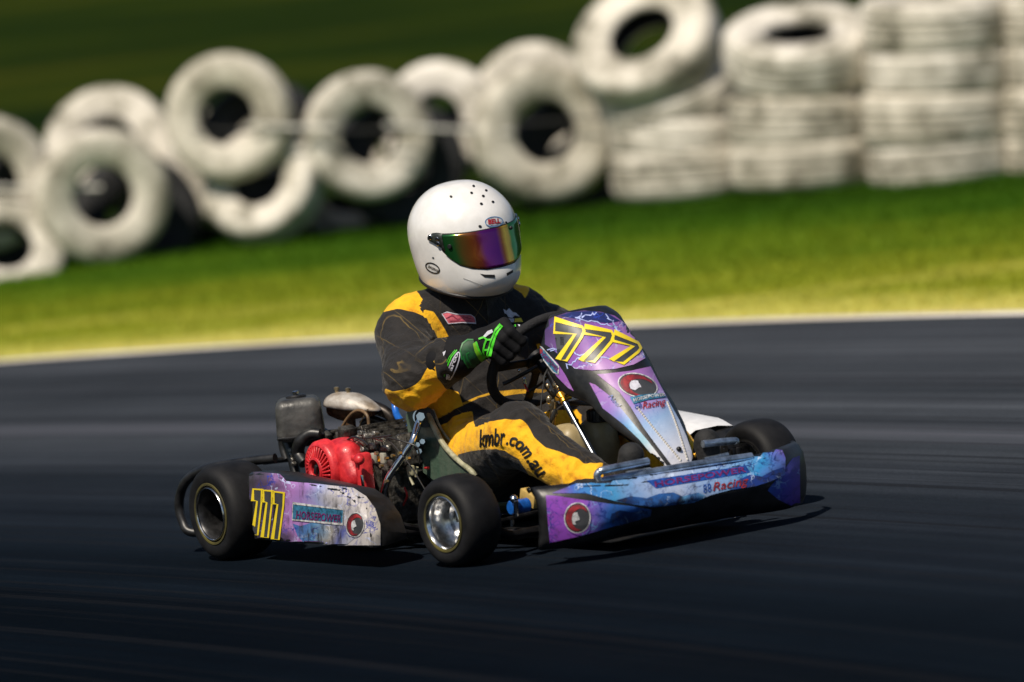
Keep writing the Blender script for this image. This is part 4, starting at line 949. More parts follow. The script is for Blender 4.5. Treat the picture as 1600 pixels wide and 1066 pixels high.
# ---- engine
eng = empty('engine'); eng.parent = kart; eng.location = (0, 0, 0)
FC = K(500, 733, y=-.455)
# recoil cover: round louvred face with a hub, and the shroud behind it
bm = bmesh.new()
t = MB(); ring_r = .078
for k in range(30):
    a = 2*PI*k/30; p0 = Vector((math.cos(a)*.036, -.012, math.sin(a)*.036)); p1 = Vector((math.cos(a+.18)*.066, -.004, math.sin(a+.18)*.066)); d_ = (p1-p0).normalized(); yv = Vector((0, 1, 0)); sd = d_.cross(yv).normalized(); yv = sd.cross(d_)
    t.box(FC+(p0+p1)/2, ((p1-p0).length, .010, .0052), Matrix((d_, yv, sd)).transposed(), .001, 1)
t.lathe([(0, .064), (-.006, .068), (-.004, .075), (.004, .081), (.03, .084), (.03, .078), (.006, .064)], FC, (0, 1, 0), 48, close=True)
t.lathe([(-.014, .024), (-.020, .030), (-.018, .036), (-.010, .040), (-.004, .038), (-.006, .024)], FC, (0, 1, 0), 40, close=True)
t.build('recoil_grille', M['red_paint'], eng)
t = MB(); t.cyl(FC+Vector((0, .02, 0)), FC+Vector((0, .03, 0)), .076, 32); t.cyl(FC+Vector((0, -.008, 0)), FC+Vector((0, .02, 0)), .022, 20, .004); t.box(FC+Vector((0, -.012, 0)), (.012, .012, .03), Matrix.Rotation(.5, 3, 'Y'), .003); t.build('fan_inner', M['black_plastic'], eng)
# shroud as one smooth shell: round drum growing into a square cowl
pr = []
def cap(a, b, ra, rb, i=0, k=.02): return (tuple(a), tuple(b), ra, rb, i, k)
c0 = FC+Vector((0, .06, 0)); S1 = K(545, 712, y=-.40); S2 = K(558, 745, y=-.40); S3 = K(552, 702, y=-.36)
pr = [cap(c0, c0+Vector((0, .03, 0)), .070, .072), cap(c0+Vector((.03, .01, .03)), S1, .045, .034, 0, .04), cap(c0+Vector((.03, .01, -.04)), S2, .045, .034, 0, .04), cap(S1, S2, .032, .032, 0, .03), cap(S3, S1, .022, .026, 0, .02), cap(K(508, 706, y=-.38), K(530, 700, y=-.36), .016, .018, 0, .03)]
def wp_sh(g): 
    d = (FC.y+.012)-g[..., 1]; return np.where(d > 0, d*6, 0)
Vs, Fs, _ = sdf_mesh(pr, .005, .025, warp=wp_sh)
sh = mk('shroud', Vs, Fs, M['red_paint'], eng)
TS = bvh_of([sh])
sl_ = []
for r0, n_ in ((0, 5), (1, 4)):
    for k in range(n_): 
        a = rad(-95+r0*4)+k*rad(17); 
        for q in (23, 30): 
            pass
slots = [[(489+6*k, 708+1.5*k), (493+6*k, 709+1.5*k), (489+6*k, 716+2.2*k), (485+6*k, 714+2.2*k)] for k in range(4)]+[[(497+4.5*k, 722+5*k), (505+3.5*k, 714+6*k), (507+3.5*k, 717+6*k), (499+4.5*k, 726+5*k)] for k in range(3)]
lay(poly_bm(slots), TS, .0012, 'shroud_slot', M['black_trim'], sh, 5)
t = MB(); t.sphere(K(561, 718, y=-.46), .019, (1, .8, .85), 16); t.box(K(553, 716, y=-.455), (.02, .012, .016), bev=.004); t.cyl(K(561, 722, y=-.46), K(560, 734, y=-.46), .003, 6); t.build('fuel_knob', M['red_paint'], eng)
t = MB(); t.box(K(571, 748, y=-.42), (.03, .05, .15), bev=.012); t.build('crankcase_cover', M['red_paint'], eng)
t = MB(); t.box(K(567, 757, y=-.47), (.010, .006, .055), bev=.002); t.build('pull_switch', M['chrome'], eng)
t = MB(); t.box((.30, -.24, .16), (.22, .20, .20), bev=.02); t.box((.36, -.22, .25), (.15, .16, .10), Matrix.Rotation(rad(-20), 3, 'Y'), .015)
for k in range(7): t.box((.30+.018*k, -.26, .30-.006*k), (.006, .15, .10), Matrix.Rotation(rad(-20), 3, 'Y'), .001, 1)
t.build('engine_block', M['dark_iron'], eng)
for q in ((590, 708), (606, 716), (598, 728), (616, 712), (584, 735), (606, 752), (627, 708), (640, 716)):
    t = MB(); p_ = K(q[0], q[1], y=-.39); t.cyl(p_, p_+Vector((.002, -.010, .001)), .0055, 6); t.build('engine_bolt', M['brass'], eng)
t = MB(); t.tube([K(540, 690, y=-.38), K(552, 683, y=-.39), K(566, 688, y=-.39), K(575, 696, y=-.39)], .0035, 8, sm=5); t.build('fuel_hose', M['black_plastic'], eng)
# carburettor cluster of castings
r_ = random.Random(4); t = MB(); t2 = MB(); M['pale'] = pm('pale_plastic', (.35, .34, .28), .5)
for q in ((563, 690, .020), (575, 687, .016), (585, 697, .018), (570, 702, .014), (592, 690, .012), (560, 700, .012), (604, 700, .014)):
    p = K(q[0], q[1], y=-.33); t.box(p, (q[2]*2.2, q[2]*1.8, q[2]*1.3), Matrix.Rotation(r_.uniform(-.5, .5), 3, 'Z'), q[2]*.4, 3)
for q in ((570, 678), (580, 680), (563, 682), (566, 700), (573, 704), (591, 679)): p = K(q[0], q[1], y=-.36); t.cyl(p, p+Vector((r_.uniform(-.01, .01), -.022, r_.uniform(-.01, .01))), .008, 10, .002)
t.tube([K(550, 686, y=-.36), K(575, 682, y=-.36), K(600, 688, y=-.36)], .006, 8, sm=4)
t.build('carburettor', M['cast'], eng)
for q in ((535, 683), (522, 690), (510, 684), (545, 692), (528, 678), (600, 712), (588, 720), (612, 700), (618, 722), (606, 740), (498, 690), (543, 676)):
    p = K(q[0], q[1], y=-.30+r_.uniform(-.04, .04)); t2.box(p, (r_.uniform(.02, .045), r_.uniform(.02, .05), r_.uniform(.015, .035)), Matrix.Rotation(r_.uniform(-.6, .6), 3, 'Y'), .004)
for q in ((640, 700), (636, 722), (648, 715), (630, 745), (612, 762), (655, 735), (598, 745)):
    p = K(q[0], q[1], y=-.24); t2.box(p, (r_.uniform(.02, .05), .04, r_.uniform(.02, .05)), Matrix.Rotation(r_.uniform(-.6, .6), 3, 'Y'), .005)
t2.tube([K(505, 676, y=-.3), K(540, 672, y=-.28), K(575, 668, y=-.28)], .006, 8, sm=4); t2.tube([K(600, 668, y=-.2), K(640, 672, y=-.22), K(660, 700, y=-.25)], .004, 8, sm=5)
t2.build('intake_bracket', M['dark_iron'], eng)
for q in ((584, 716, .03), (599, 716, .03)): t3 = MB(); t3.box(K(q[0], q[1], y=-.38), (.022, .012, q[2]), bev=.003); t3.build('coil_box', M['pale'], eng)
t = MB(); t.box(K(592, 717, y=-.386), (.010, .006, .016), bev=.002); t.build('warning_tab', M['yellow_paint'], eng)
t = MB(); t.box(K(642, 735, y=-.30), (.03, .012, .03), bev=.004); t.tube([K(636, 730, y=-.3), K(640, 745, y=-.3), K(646, 758, y=-.3)], .004, 6, sm=3); t.tube([K(652, 730, y=-.3), K(650, 745, y=-.3)], .004, 6); t.build('cable_clamp', pm('aged_plastic', (.36, .34, .22), .5), eng)
t = MB(); t.cyl(K(664, 731, y=-.30), K(669, 731, y=-.30), .004, 8); t.build('red_tip', M['red_wire'], eng); t = MB(); t.tube([K(632, 762, y=-.3), K(636, 775, y=-.3), K(630, 790, y=-.3)], .003, 6, sm=3); t.build('red_wire', M['red_wire'], eng)
t = MB(); t.tube([K(592, 684, y=-.37), K(606, 686, y=-.37), K(640, 726, y=-.38), K(664, 765, y=-.40)], .0018, 6, sm=3); t.tube([K(600, 682, y=-.37), K(630, 690, y=-.36), K(652, 700, y=-.34), K(656, 725, y=-.33)], .0025, 6, sm=6); t.tube([K(570, 685, y=-.38), K(600, 682, y=-.38), K(612, 680, y=-.38)], .003, 6, sm=5); t.build('control_cable', M['wire'], eng)
t = MB(); t.tube([K(531, 692, y=-.30), K(535, 668, y=-.30), K(548, 648, y=-.30), K(562, 641, y=-.30), K(574, 650, y=-.30), K(577, 672, y=-.30)], .0048, 10, sm=6); t.build('breather_hose', pm('old_hose', (.16, .10, .05), .5, var=.4), eng)
t = MB(); t.tube([K(560, 672, y=-.26), K(566, 655, y=-.26), K(575, 640, y=-.26)], .002, 6, sm=3); t.build('thin_rod', M['brass'], eng)
# airbox / tank: black moulded box with rounded shoulders
BC = K(468, 655, y=-.36)
Rb = Matrix.Rotation(rad(-32), 3, 'Z')
bm = soft_box((0, 0, 0), (.136, .132, .128), .026, 6)
for v in bm.verts:
    k_ = 1+.10*(.06-v.co.z)/.12-.02; v.co = Vector((v.co.x*k_, v.co.y*k_, v.co.z+(.004 if v.co.z < -.03 else 0)))
    v.co = Rb @ v.co + BC
ab = from_bm('airbox', bm, pm('airbox_plastic', (.085, .084, .080), .42, col2=(.016, .016, .017), scale=11, bump=.25, bscale=40), eng, angle=60)
t = MB(); t.box(BC+Vector((0, 0, -.045)), (.144, .140, .012), Rb, .005); t.build('airbox_rib', M['black_plastic'], ab); t = MB(); t.cyl(BC+Vector((-.005, 0, .060)), BC+Vector((-.005, 0, .072)), .030, 24, .004); t.build('airbox_lid', M['black_plastic'], ab)
t = MB(); t.cyl(BC+Vector((-.005, 0, .072)), BC+Vector((-.005, 0, .084)), .009, 12, .003); t.build('wing_nut', M['chrome'], ab)
t = MB(); t.tube([K(476, 724, y=-.40), K(466, 708, y=-.40), K(470, 690, y=-.40), K(484, 678, y=-.38), K(500, 678, y=-.36)], [.018, .019, .019, .017, .015], 16, sm=6)
t.tube([K(440, 680, y=-.36), K(442, 700, y=-.36), K(448, 718, y=-.36)], .012, 10, sm=3); t.tube([K(452, 690, y=-.36), K(458, 715, y=-.37), K(462, 740, y=-.38)], [.022, .018, .014], 12, sm=4)
t.box(K(470, 688, y=-.34), (.13, .06, .03), bev=.01); t.box(K(500, 682, y=-.30), (.10, .06, .04), Matrix.Rotation(.3, 3, 'Y'), .01); t.build('intake_elbow', M['black_plastic'], eng)
t = MB(); 
for k in range(4): p = K(457+1.5*k, 703+7*k, y=-.40); t.cyl(p, p+Vector((0, -.012, -.002)), .008, 10, .002)
t.build('adjuster', M['cast'], eng)
# silencer: dark can under a dented bare-metal heat shield, down pipe and tail
A_, B_ = K(516, 630, y=-.27), K(585, 636, y=-.22)
ax = (B_-A_).normalized(); sd = ax.cross(Vector((0, 0, 1))).normalized(); upv = sd.cross(ax)
V = []; F = []; n1_, n2_ = 26, 18
for i in range(n1_+1):
    s_ = i/n1_; wd_ = .040*(max(0, 1-(2*s_-1)**4))**.5*(1 if s_ < .55 else 1-.55*(s_-.55)/.45)+.002; ht = .040*(max(0, 1-abs(2*s_-1)**3.5))**.5*(1 if s_ < .5 else 1-.75*((s_-.5)/.5)**1.3)+.001
    for j in range(n2_+1):
        a = PI*j/n2_; V.append(A_-ax*.01+ax*((B_-A_).length+.03)*s_+sd*math.cos(a)*wd_*1.1+upv*(math.sin(a)**.7*ht-.004-.006*s_))
for i in range(n1_):
    for j in range(n2_): a = i*(n2_+1)+j; F.append((a, a+1, a+n2_+2, a+n2_+1))
hs = mk('heat_shield', V, F, M['shield'], eng); md = hs.modifiers.new('thickness', 'SOLIDIFY'); md.thickness = .002
for s_ in (.16, .42): t = MB(); p = A_+ax*(B_-A_).length*s_+upv*.030; t.cyl(p, p+upv*.020, .0055, 8); t.cyl(p+upv*.012, p+upv*.018, .0085, 6); t.build('shield_bolt', M['brass'], hs)
t = MB(); dn = -upv
t.tube([A_+ax*.006+dn*.012, A_+ax*.05+dn*.016, A_+ax*.10+dn*.012, B_+dn*.012], [.026, .033, .028, .014], 20, sm=5)
t.tube([A_+ax*.07+dn*.03, A_+ax*.075+dn*.06, A_+ax*.085+dn*.10, K(552, 690, y=-.24)], [.019, .016, .014, .014], 14, sm=5); t.build('silencer', M['rust'], eng)
t = MB(); t.tube([K(556, 632, y=-.22), K(580, 636, y=-.2), K(602, 644, y=-.18), K(614, 656, y=-.17), K(602, 662, y=-.18), K(582, 656, y=-.2), K(566, 664, y=-.22)], [.022, .021, .018, .014, .013, .013, .014], 16, sm=6); t.build('exhaust_horn', pm('burnt_steel', (.035, .028, .024), .4, .6, var=.5, scale=30), eng)
t = MB(); t.box((.28, -.30, .045), (.30, .28, .012), bev=.003); t.box(K(612, 790, y=-.32), (.05, .03, .05), bev=.006); t.tube([K(600, 845, y=-.40), K(640, 828, y=-.36), K(700, 826, y=-.33)], .016, 12, sm=3); t.build('engine_mount', M['black_metal'], eng)
t = MB(); t.sphere(K(619, 822, y=-.40), .010, (1.6, .6, .8)); t.build('red_clip', M['vinyl_red'], eng)

# ================================================================== THE DRIVER
base = RK @ Vector((.46, 0, .09))
man = empty('person', base, RK)
tag(man, 'kart driver in a black and yellow race suit, white full-face helmet and green-trimmed black gloves, hands on the wheel', 'person')
man['label'] = 'driver in black and yellow race suit and white helmet gripping the steering wheel'
OFFS = Vector((-.46, 0, -.09))
def own(o):
    if o is not None and o.parent is man: o.location = OFFS
    return o
def Y(v, s): return (v[0], v[1]*s, v[2])
pr = [((.47, -.08, .205), (.47, .08, .205), .125, .125, 0), ((.42, -.07, .33), (.42, .07, .33), .132, .132, 0, .06), ((.37, -.09, .45), (.37, .09, .45), .128, .128, 0, .06),
      ((.345, -.13, .585), (.345, .13, .585), .098, .098, 0, .05), ((.345, -.06, .625), (.345, .06, .625), .080, .080, 0, .05), ((.355, 0, .62), (.40, 0, .72), .085, .070, 0, .04)]
for s, i0 in ((-1, 1), (1, 5)):
    pr += [(Y((.330, .150, .612), s), Y((.355, .192, .592), s), .084, .078, i0, .04),
           (Y((.355, .192, .592), s), Y((.54, .300, .478), s), .077, .072, i0, .03),
           (Y((.54, .300, .478), s), Y((.665, .250, .531), s), .076, .062, i0+1, .03),
           (Y((.50, .11, .215), s), Y((.90, .20, .315), s), .108, .080, i0+2, .05),
           (Y((.90, .20, .315), s), Y((1.20, .155, .165), s), .078, .058, i0+3, .03)]
V, F, ids = sdf_mesh(pr, .0062, .03)
Vn = [Vector(v) for v in V]
me = D.meshes.new('body'); me.from_pydata([tuple(v) for v in V], [], [tuple(int(q) for q in f) for f in F]); me.update()
nrm = np.zeros(len(V)*3); me.vertices.foreach_get('normal', nrm); nrm = nrm.reshape(-1, 3)
# cloth folds: soft creases, stronger near elbows, knees, waist and armpits
joints = [((.53, -.315, .47), .13, 1.0), ((.90, -.20, .31), .14, .9), ((.48, -.15, .28), .16, .9), ((.36, -.2, .5), .14, .9), ((.65, -.26, .53), .08, 1.0), ((1.17, -.16, .18), .11, 1.3), ((.42, 0, .38), .2, .6)]
joints += [(Y(j[0], -1), j[1], j[2]) for j in joints[:6]]
disp = np.zeros(len(V)); wgt = np.full(len(V), .32)
for j, r_, a_ in joints: wgt = np.maximum(wgt, a_*np.exp(-((V-np.array(j))**2).sum(1)/(r_*r_)))
for k, v in enumerate(Vn):
    i_ = ids[k]; lim = i_ in (1, 2, 5, 6)
    sc = Vector((19, 9, 15)) if not lim else Vector((13, 16, 22))
    q = Vector((v.x*sc.x, v.y*sc.y, v.z*sc.z)); wv_ = noise.noise_vector(q*.5)*.8
    n1 = 1-2*abs(noise.noise(q+wv_)); n2 = noise.noise(v*55)
    disp[k] = .0155*(max(-1, n1)*.6+.4*(1-2*abs(noise.noise(q*1.9+wv_))))*wgt[k]+.0008*n2
Vd = V+nrm*disp[:, None]
me.vertices.foreach_set('co', Vd.ravel()); me.polygons.foreach_set('use_smooth', [True]*len(me.polygons)); me.update()
# yellow panels of the suit: distance to the panel outline, cut crisply in the material
def pdist(P, poly):
    poly = np.array(poly, float); n = len(poly); dmin = np.full(len(P), 1e9); ins = np.zeros(len(P), bool)
    for i in range(n):
        a, b_ = poly[i], poly[(i+1) % n]; ab = b_-a; t = np.clip(((P-a)@ab)/(ab@ab), 0, 1)
        dmin = np.minimum(dmin, np.linalg.norm(P-a-t[:, None]*ab, axis=1))
        c = ((a[1] > P[:, 1]) != (b_[1] > P[:, 1])) & (P[:, 0] < (b_[0]-a[0])*(P[:, 1]-a[1])/(b_[1]-a[1]+1e-12)+a[0]); ins ^= c
    return np.where(ins, dmin, -dmin)
PAN = {
 'arm': [[(588, 492), (597, 474), (616, 460), (634, 450), (650, 455), (660, 468), (662, 478), (660, 494), (642, 488), (620, 484), (602, 488)],
         [(606, 606), (617, 610), (636, 607), (650, 600), (659, 592), (665, 580), (670, 570), (678, 556), (684, 590), (695, 605), (716, 616), (730, 660), (600, 660)]],
 'torso': [[(660, 494), (662, 485), (677, 488), (688, 503), (695, 515), (702, 528), (707, 539), (704, 548), (690, 552), (678, 556), (672, 556), (668, 546), (665, 519)],
           [(640, 606), (690, 604), (716, 613), (724, 634), (700, 645), (683, 655), (672, 650), (650, 660), (630, 640)],
           [(655, 435), (684, 440), (686, 449), (655, 450)], [(825, 486), (829, 468), (838, 460), (856, 480), (850, 496), (828, 496)]],
 'leg': [[(672, 664), (684, 674), (694, 665), (708, 654), (722, 647), (737, 641), (743, 668), (756, 664), (770, 660), (790, 657), (813, 657), (824, 664), (835, 684), (853, 700), (875, 707), (899, 719), (912, 725), (940, 728), (942, 750), (905, 750), (890, 756), (856, 762), (834, 748), (819, 728), (812, 716), (800, 709), (790, 704), (776, 700), (755, 702), (736, 705), (717, 710), (712, 716), (680, 700)]],
}
SH = sheet(V); Vm = V.copy(); Vm[:, 1] *= -1; SHm = sheet(Vm)
yel = np.full(len(V), -99.)
arm = np.isin(ids, (1, 2)); tor = ids == 0; leg = np.isin(ids, (3, 4)) | (tor & (V[:, 2] < .36) & (V[:, 1] < -.02))
for key, msk, sh_ in (('arm', arm, SH), ('torso', tor, SH), ('leg', leg, SH), ('arm', np.isin(ids, (5, 6)), SHm), ('leg', np.isin(ids, (7, 8)), SHm)):
    for p in PAN[key]: yel = np.where(msk, np.maximum(yel, pdist(sh_, p)), yel)
# back of the far side of the near arm and back stay black; inside of the far shin is yellow
yel = np.where((ids == 8) & (V[:, 0] > 1.02), 8, yel)
back = (nrm[:, 0] < -.55) & tor; yel = np.where(back, -20, yel)
# waistband piping
pip = np.full(len(V), 99.)
for ln in ([(682, 655), (700, 645), (720, 633), (745, 622), (770, 614), (800, 611), (830, 609), (850, 612)], [(785, 618), (815, 613), (850, 613)]):
    for a, b_ in zip(ln, ln[1:]):
        a = np.array(a, float); b_ = np.array(b_, float); ab = b_-a; t = np.clip(((SH-a)@ab)/(ab@ab), 0, 1); d_ = np.linalg.norm(SH-a-t[:, None]*ab, axis=1)
        pip = np.where(tor | np.isin(ids, (3,)), np.minimum(pip, d_), pip)
at = me.attributes.new('panel', 'FLOAT', 'POINT'); at.data.foreach_set('value', np.clip(yel, -10, 10))
at = me.attributes.new('piping', 'FLOAT', 'POINT'); at.data.foreach_set('value', np.clip(pip, 0, 10))
m, b = base_mat('race_suit'); N, L = nodes_of(m); tc = N.new('ShaderNodeTexCoord')
aP = N.new('ShaderNodeAttribute'); aP.attribute_name = 'panel'; aQ = N.new('ShaderNodeAttribute'); aQ.attribute_name = 'piping'
n1 = scaled_noise(N, L, tc.outputs['Object'], (1, 1, 1), 22, 6, .65); n2 = scaled_noise(N, L, tc.outputs['Object'], (1, 1, 1), 420, 3, .7); n5 = scaled_noise(N, L, tc.outputs['Object'], (1, 1, 1), 9, 3, .6)
rb_ = ramp(N, [(.3, (.008, .007, .0068)), (.7, (.018, .015, .014))]); L.new(n1, rb_.inputs[0])
ry_ = ramp(N, [(.28, (.45, .16, .004)), (.42, (.82, .41, .006)), (.7, (.92, .52, .010))]); L.new(n1, ry_.inputs[0])
# quilting thread: a crooked lattice of thin gold stitches on the black cloth
dst = N.new('ShaderNodeVectorMath'); dst.operation = 'MULTIPLY_ADD'; dst.inputs[1].default_value = (.010, .010, .010)
nzv = N.new('ShaderNodeTexNoise'); nzv.inputs['Scale'].default_value = 7; L.new(tc.outputs['Object'], nzv.inputs[0]); L.new(nzv.outputs[1], dst.inputs[0]); L.new(tc.outputs['Object'], dst.inputs[2])
lines = None
for vec in ((.25, .75, .62), (.35, -.75, .55)):
    dt = N.new('ShaderNodeVectorMath'); dt.operation = 'DOT_PRODUCT'; dt.inputs[1].default_value = vec; L.new(dst.outputs[0], dt.inputs[0])
    ml = N.new('ShaderNodeMath'); ml.operation = 'MULTIPLY'; ml.inputs[1].default_value = 1/.085; L.new(dt.outputs['Value'], ml.inputs[0])
    fr_ = N.new('ShaderNodeMath'); fr_.operation = 'PINGPONG'; fr_.inputs[1].default_value = .5; L.new(ml.outputs[0], fr_.inputs[0])
    r_ = maprange(N, L, fr_.outputs[0], .006, .014, 1, 0)
    if lines is None: lines = r_
    else:
        mx = N.new('ShaderNodeMath'); mx.operation = 'MAXIMUM'; L.new(lines, mx.inputs[0]); L.new(r_, mx.inputs[1]); lines = mx.outputs[0]
lm = N.new('ShaderNodeMath'); lm.operation = 'MULTIPLY'; L.new(lines, lm.inputs[0]); L.new(maprange(N, L, n5, .44, .60, .04, .34), lm.inputs[1])
cb = mixc(N, L, lm.outputs[0], rb_.outputs[0], (.34, .22, .05))
cb = mixc(N, L, maprange(N, L, aQ.outputs['Fac'], 1.4, 2.2, 1, 0), cb, (.60, .32, .012))
c = mixc(N, L, maprange(N, L, aP.outputs['Fac'], -.35, .35), cb, ry_.outputs[0])
L.new(c, b.inputs['Base Color']); b.inputs['Roughness'].default_value = .72; b.inputs['Sheen Weight'].default_value = .12; b.inputs['Specular IOR Level'].default_value = .3
bp = N.new('ShaderNodeBump'); bp.inputs['Strength'].default_value = .35; bp.inputs['Distance'].default_value = .002; L.new(n2, bp.inputs['Height'])
bp2 = N.new('ShaderNodeBump'); bp2.inputs['Strength'].default_value = .7; bp2.inputs['Distance'].default_value = .012; L.new(n1, bp2.inputs['Height']); L.new(bp.outputs[0], bp2.inputs['Normal']); L.new(bp2.outputs[0], b.inputs['Normal'])
M['suit'] = m; me.materials.append(m)
body = D.objects.new('body', me); link(body, man); own(body)
# seam cord round the shoulder and raised epaulette edge
TBd = bvh_of([body])
def decal(bm, TR, off, name, mat, par=body, step=5.): return own(lay(bm, TR, off, name, mat, par, step))
def on_line(TR, pts, off, n=4):
    P = catmull([Vector((a, b_, 0)) for a, b_ in pts], n); out = []
    for p in P:
        q = on(TR, p.x, p.y, off)
        if q: out.append(q)
    return out
for ln in ([(592, 500), (590, 486), (604, 470), (622, 456), (634, 448)], ):
    q = on_line(TBd, ln, .002)
    if len(q) > 3: t = MB(); t.tube(q, .0035, 8); own(t.build('shoulder_piping', M['black_trim'], body))
q = on_line(TBd, [(758, 466), (762, 490), (764, 520)], .001)
if len(q) > 3: t = MB(); t.tube(q, .0022, 6); own(t.build('zip', M['black_metal'], body))
# embroidered patches
pk = [(690, 491), (698, 488), (712, 491), (735, 492), (741, 496), (743, 505), (722, 504), (700, 506)]
decal(poly_bm([pk]), TBd, .0016, 'chest_patch', M['patch_pink']); decal(strip_bm([pk], 1.3, closed=True), TBd, .0024, 'chest_patch_border', M['patch_white'])
decal(strip_bm([[(696, 498), (706, 493), (714, 499), (724, 495), (738, 499)], [(702, 502), (716, 501), (738, 502)]], 1.1), TBd, .0026, 'patch_stitching', pm('patch_dark', (.35, .03, .08), .7))
wg_ = [(786, 483), (791, 486), (795, 482), (801, 488), (806, 489), (812, 495), (804, 493), (800, 497), (794, 496), (791, 491), (788, 490)]
decal(poly_bm([wg_, [(778, 502), (784, 500), (795, 498), (803, 498), (802, 504), (790, 503), (780, 506)]]), TBd, .0016, 'eagle_print', M['patch_white'])
decal(poly_bm([[(804, 498), (814, 497), (817, 503), (803, 504)]]), TBd, .0016, 'yellow_print', M['vinyl_yellow'])
# leg lettering follows the yellow stripe over the knee
decal(text_bm('kmbr', [(749, 698), (770, 696), (791, 694)], 27, shear=.28, bold=.024), TBd, .0016, 'leg_lettering', M['print_black'])
decal(text_bm('.com', [(790, 694), (803, 697), (813, 705), (821, 717)], 21, bold=.026, shear=.1), TBd, .0016, 'leg_lettering', M['print_black'])
decal(text_bm('.au', [(822, 719), (830, 731), (842, 747)], 22, bold=.026, shear=.1), TBd, .0016, 'leg_lettering', M['print_black'])

# ---- boots
def boot(s):
    h = [(Y((1.245, .145, .115), s), Y((1.32, .13, .16), s), .040, .042, 0), (Y((1.32, .13, .16), s), Y((1.345, .127, .255), s), .042, .036, 0, .03), (Y((1.21, .15, .17), s), Y((1.25, .145, .12), s), .046, .042, 0)]
    Vb, Fb, _ = sdf_mesh(h, .005, .02); return own(mk('boot', Vb, Fb, pm('boot_suede', (.012, .012, .013), .8, var=.4, scale=60, bump=.3), man))
boot(-1); boot(1)
# ---- gloves gripping the rim: palm, four fingers and thumb
def glove(s):
    a = rad(58) if s < 0 else rad(78)
    G = Wc+Wy*(-WR*math.sin(a))+Wu*(WR*math.cos(a)); rd_ = (G-Wc).normalized(); tg = (Wy*math.cos(a)+Wu*math.sin(a)).normalized()
    wr = Vector((.712, -.218, .548)); pc = G+rd_*.030+Wn*.022
    P = [(wr-(wr-Vector((.60, -.285, .515)))*-.0, wr+(pc-wr)*.15, .040, .040, 0)]
    P = [(Vector((.652, -.258, .526)), Vector((.685, -.238, .537)), .064, .060, 0), (Vector((.685, -.238, .537)), wr, .058, .046, 0), (wr, wr+(G+rd_*.02+Wn*.03-wr)*.5, .045, .044, 0)]
    L_ = [(.040, 1.18), (.014, 1.28), (-.013, 1.2), (-.039, 1.02)]
    for u, ln_ in L_:
        k0 = G+tg*u+rd_*(.036)+Wn*.022*ln_; k1 = G+tg*(u*1.02)+rd_*.038*ln_-Wn*.016; k2 = G+tg*(u*1.02)+rd_*.012-Wn*.036*ln_; k3 = G+tg*u-rd_*.018*ln_-Wn*.020
        P.append((wr+(k0-wr)*.35, k0, .028, .0190, 0, .016)); P.append((k0, k1, .0180, .0160, 0, .006)); P.append((k1, k2, .0160, .0145, 0, .004)); P.append((k2, k3, .0145, .0125, 0, .003))
    t0 = wr+(G-wr)*.35-rd_*.01; t1 = G+rd_*.002+Wn*.030+tg*.020; t2 = G-rd_*.012+Wn*.018+tg*.050
    P.append((t0, t1, .021, .0155, 0, .012)); P.append((t1, t2, .0150, .0125, 0, .004))
    if s > 0: P = [(Vector(Y(p[0], -1)), Vector(Y(p[1], -1)))+tuple(p[2:]) for p in P]
    P = [(tuple(p[0]), tuple(p[1]))+tuple(p[2:]) for p in P]
    Vg, Fg, _ = sdf_mesh(P, .0030, .010)
    Vg = Vg.copy()
    for k in range(len(Vg)):
        pass
    return own(mk('glove', Vg, Fg, M['glove_black'], man))
gl = glove(-1); gl2 = glove(1)
TG = bvh_of([gl])
def gdec(bm, off, name, mat, step=4.): return own(lay(bm, TG, off, name, mat, gl, step))
gdec(poly_bm([[(722, 562), (719, 548), (723, 537), (731, 531), (740, 531), (743, 545), (748, 560), (753, 569), (742, 574), (732, 575)]]), .0008, 'wrist_pad', M['glove_dkgreen'])
gdec(strip_bm([[(722, 562), (719, 548), (723, 537), (731, 531), (740, 531)], [(732, 575), (726, 566), (724, 556)], [(736, 570), (730, 560), (729, 553), (733, 551)]], 2.2), .0016, 'wrist_trim', pm('mid_green', (.01, .16, .03), .5))
gdec(poly_bm([[(739, 537), (744, 534), (748, 544), (754, 556), (762, 562), (768, 560), (764, 568), (754, 568), (747, 560), (742, 550)]]), .0014, 'lime_flash', pm('lime', (.16, .42, .012), .5))
gdec(strip_bm([[(784, 508), (777, 516), (771, 530), (767, 544), (764, 556)]], 7.5), .0020, 'green_finger_trim', M['glove_green'])
gdec(strip_bm([[(783, 510), (776, 518), (770, 531), (766, 545), (763, 555)]], 1.0), .0028, 'black_stitch', M['print_black'])
gdec(strip_bm([[(764, 556), (757, 557), (755, 548), (757, 538), (760, 531)], [(748, 530), (756, 527), (761, 531), (768, 531)], [(765, 547), (757, 547)], [(744, 534), (748, 546), (756, 560), (766, 563)]], 2.8), .0022, 'green_outline', M['glove_green'])
gdec(poly_bm([[(755, 526), (762, 518), (769, 515), (771, 519), (764, 523), (759, 527)]]), .0022, 'white_flash', M['patch_white'])
gdec(poly_bm([[(801, 506), (806, 506), (806, 511), (801, 511)]]), .0022, 'green_tab', M['glove_green'])
gdec(poly_bm([[(809, 508), (820, 508), (829, 514), (818, 514), (812, 512)]]), .0022, 'white_flash', M['patch_white'])
gdec(strip_bm([[(714, 547), (705, 558), (697, 577), (690, 600)]], 2.0), .0012, 'cuff_stripe', M['glove_green']); gdec(strip_bm([[(711, 547), (702, 558), (694, 576), (687, 597)]], 1.0), .0012, 'cuff_stripe', M['glove_green'])
gdec(poly_bm([[(684, 570), (685, 560), (690, 552), (697, 548), (695, 554), (690, 562), (687, 570)]]), .0014, 'white_flash', M['patch_white'])
pill = ell(708, 573, 24, 5.2, rad(-68), n=30)
gdec(strip_bm([pill], 1.8, closed=True), .0014, 'cuff_badge', M['patch_white'])
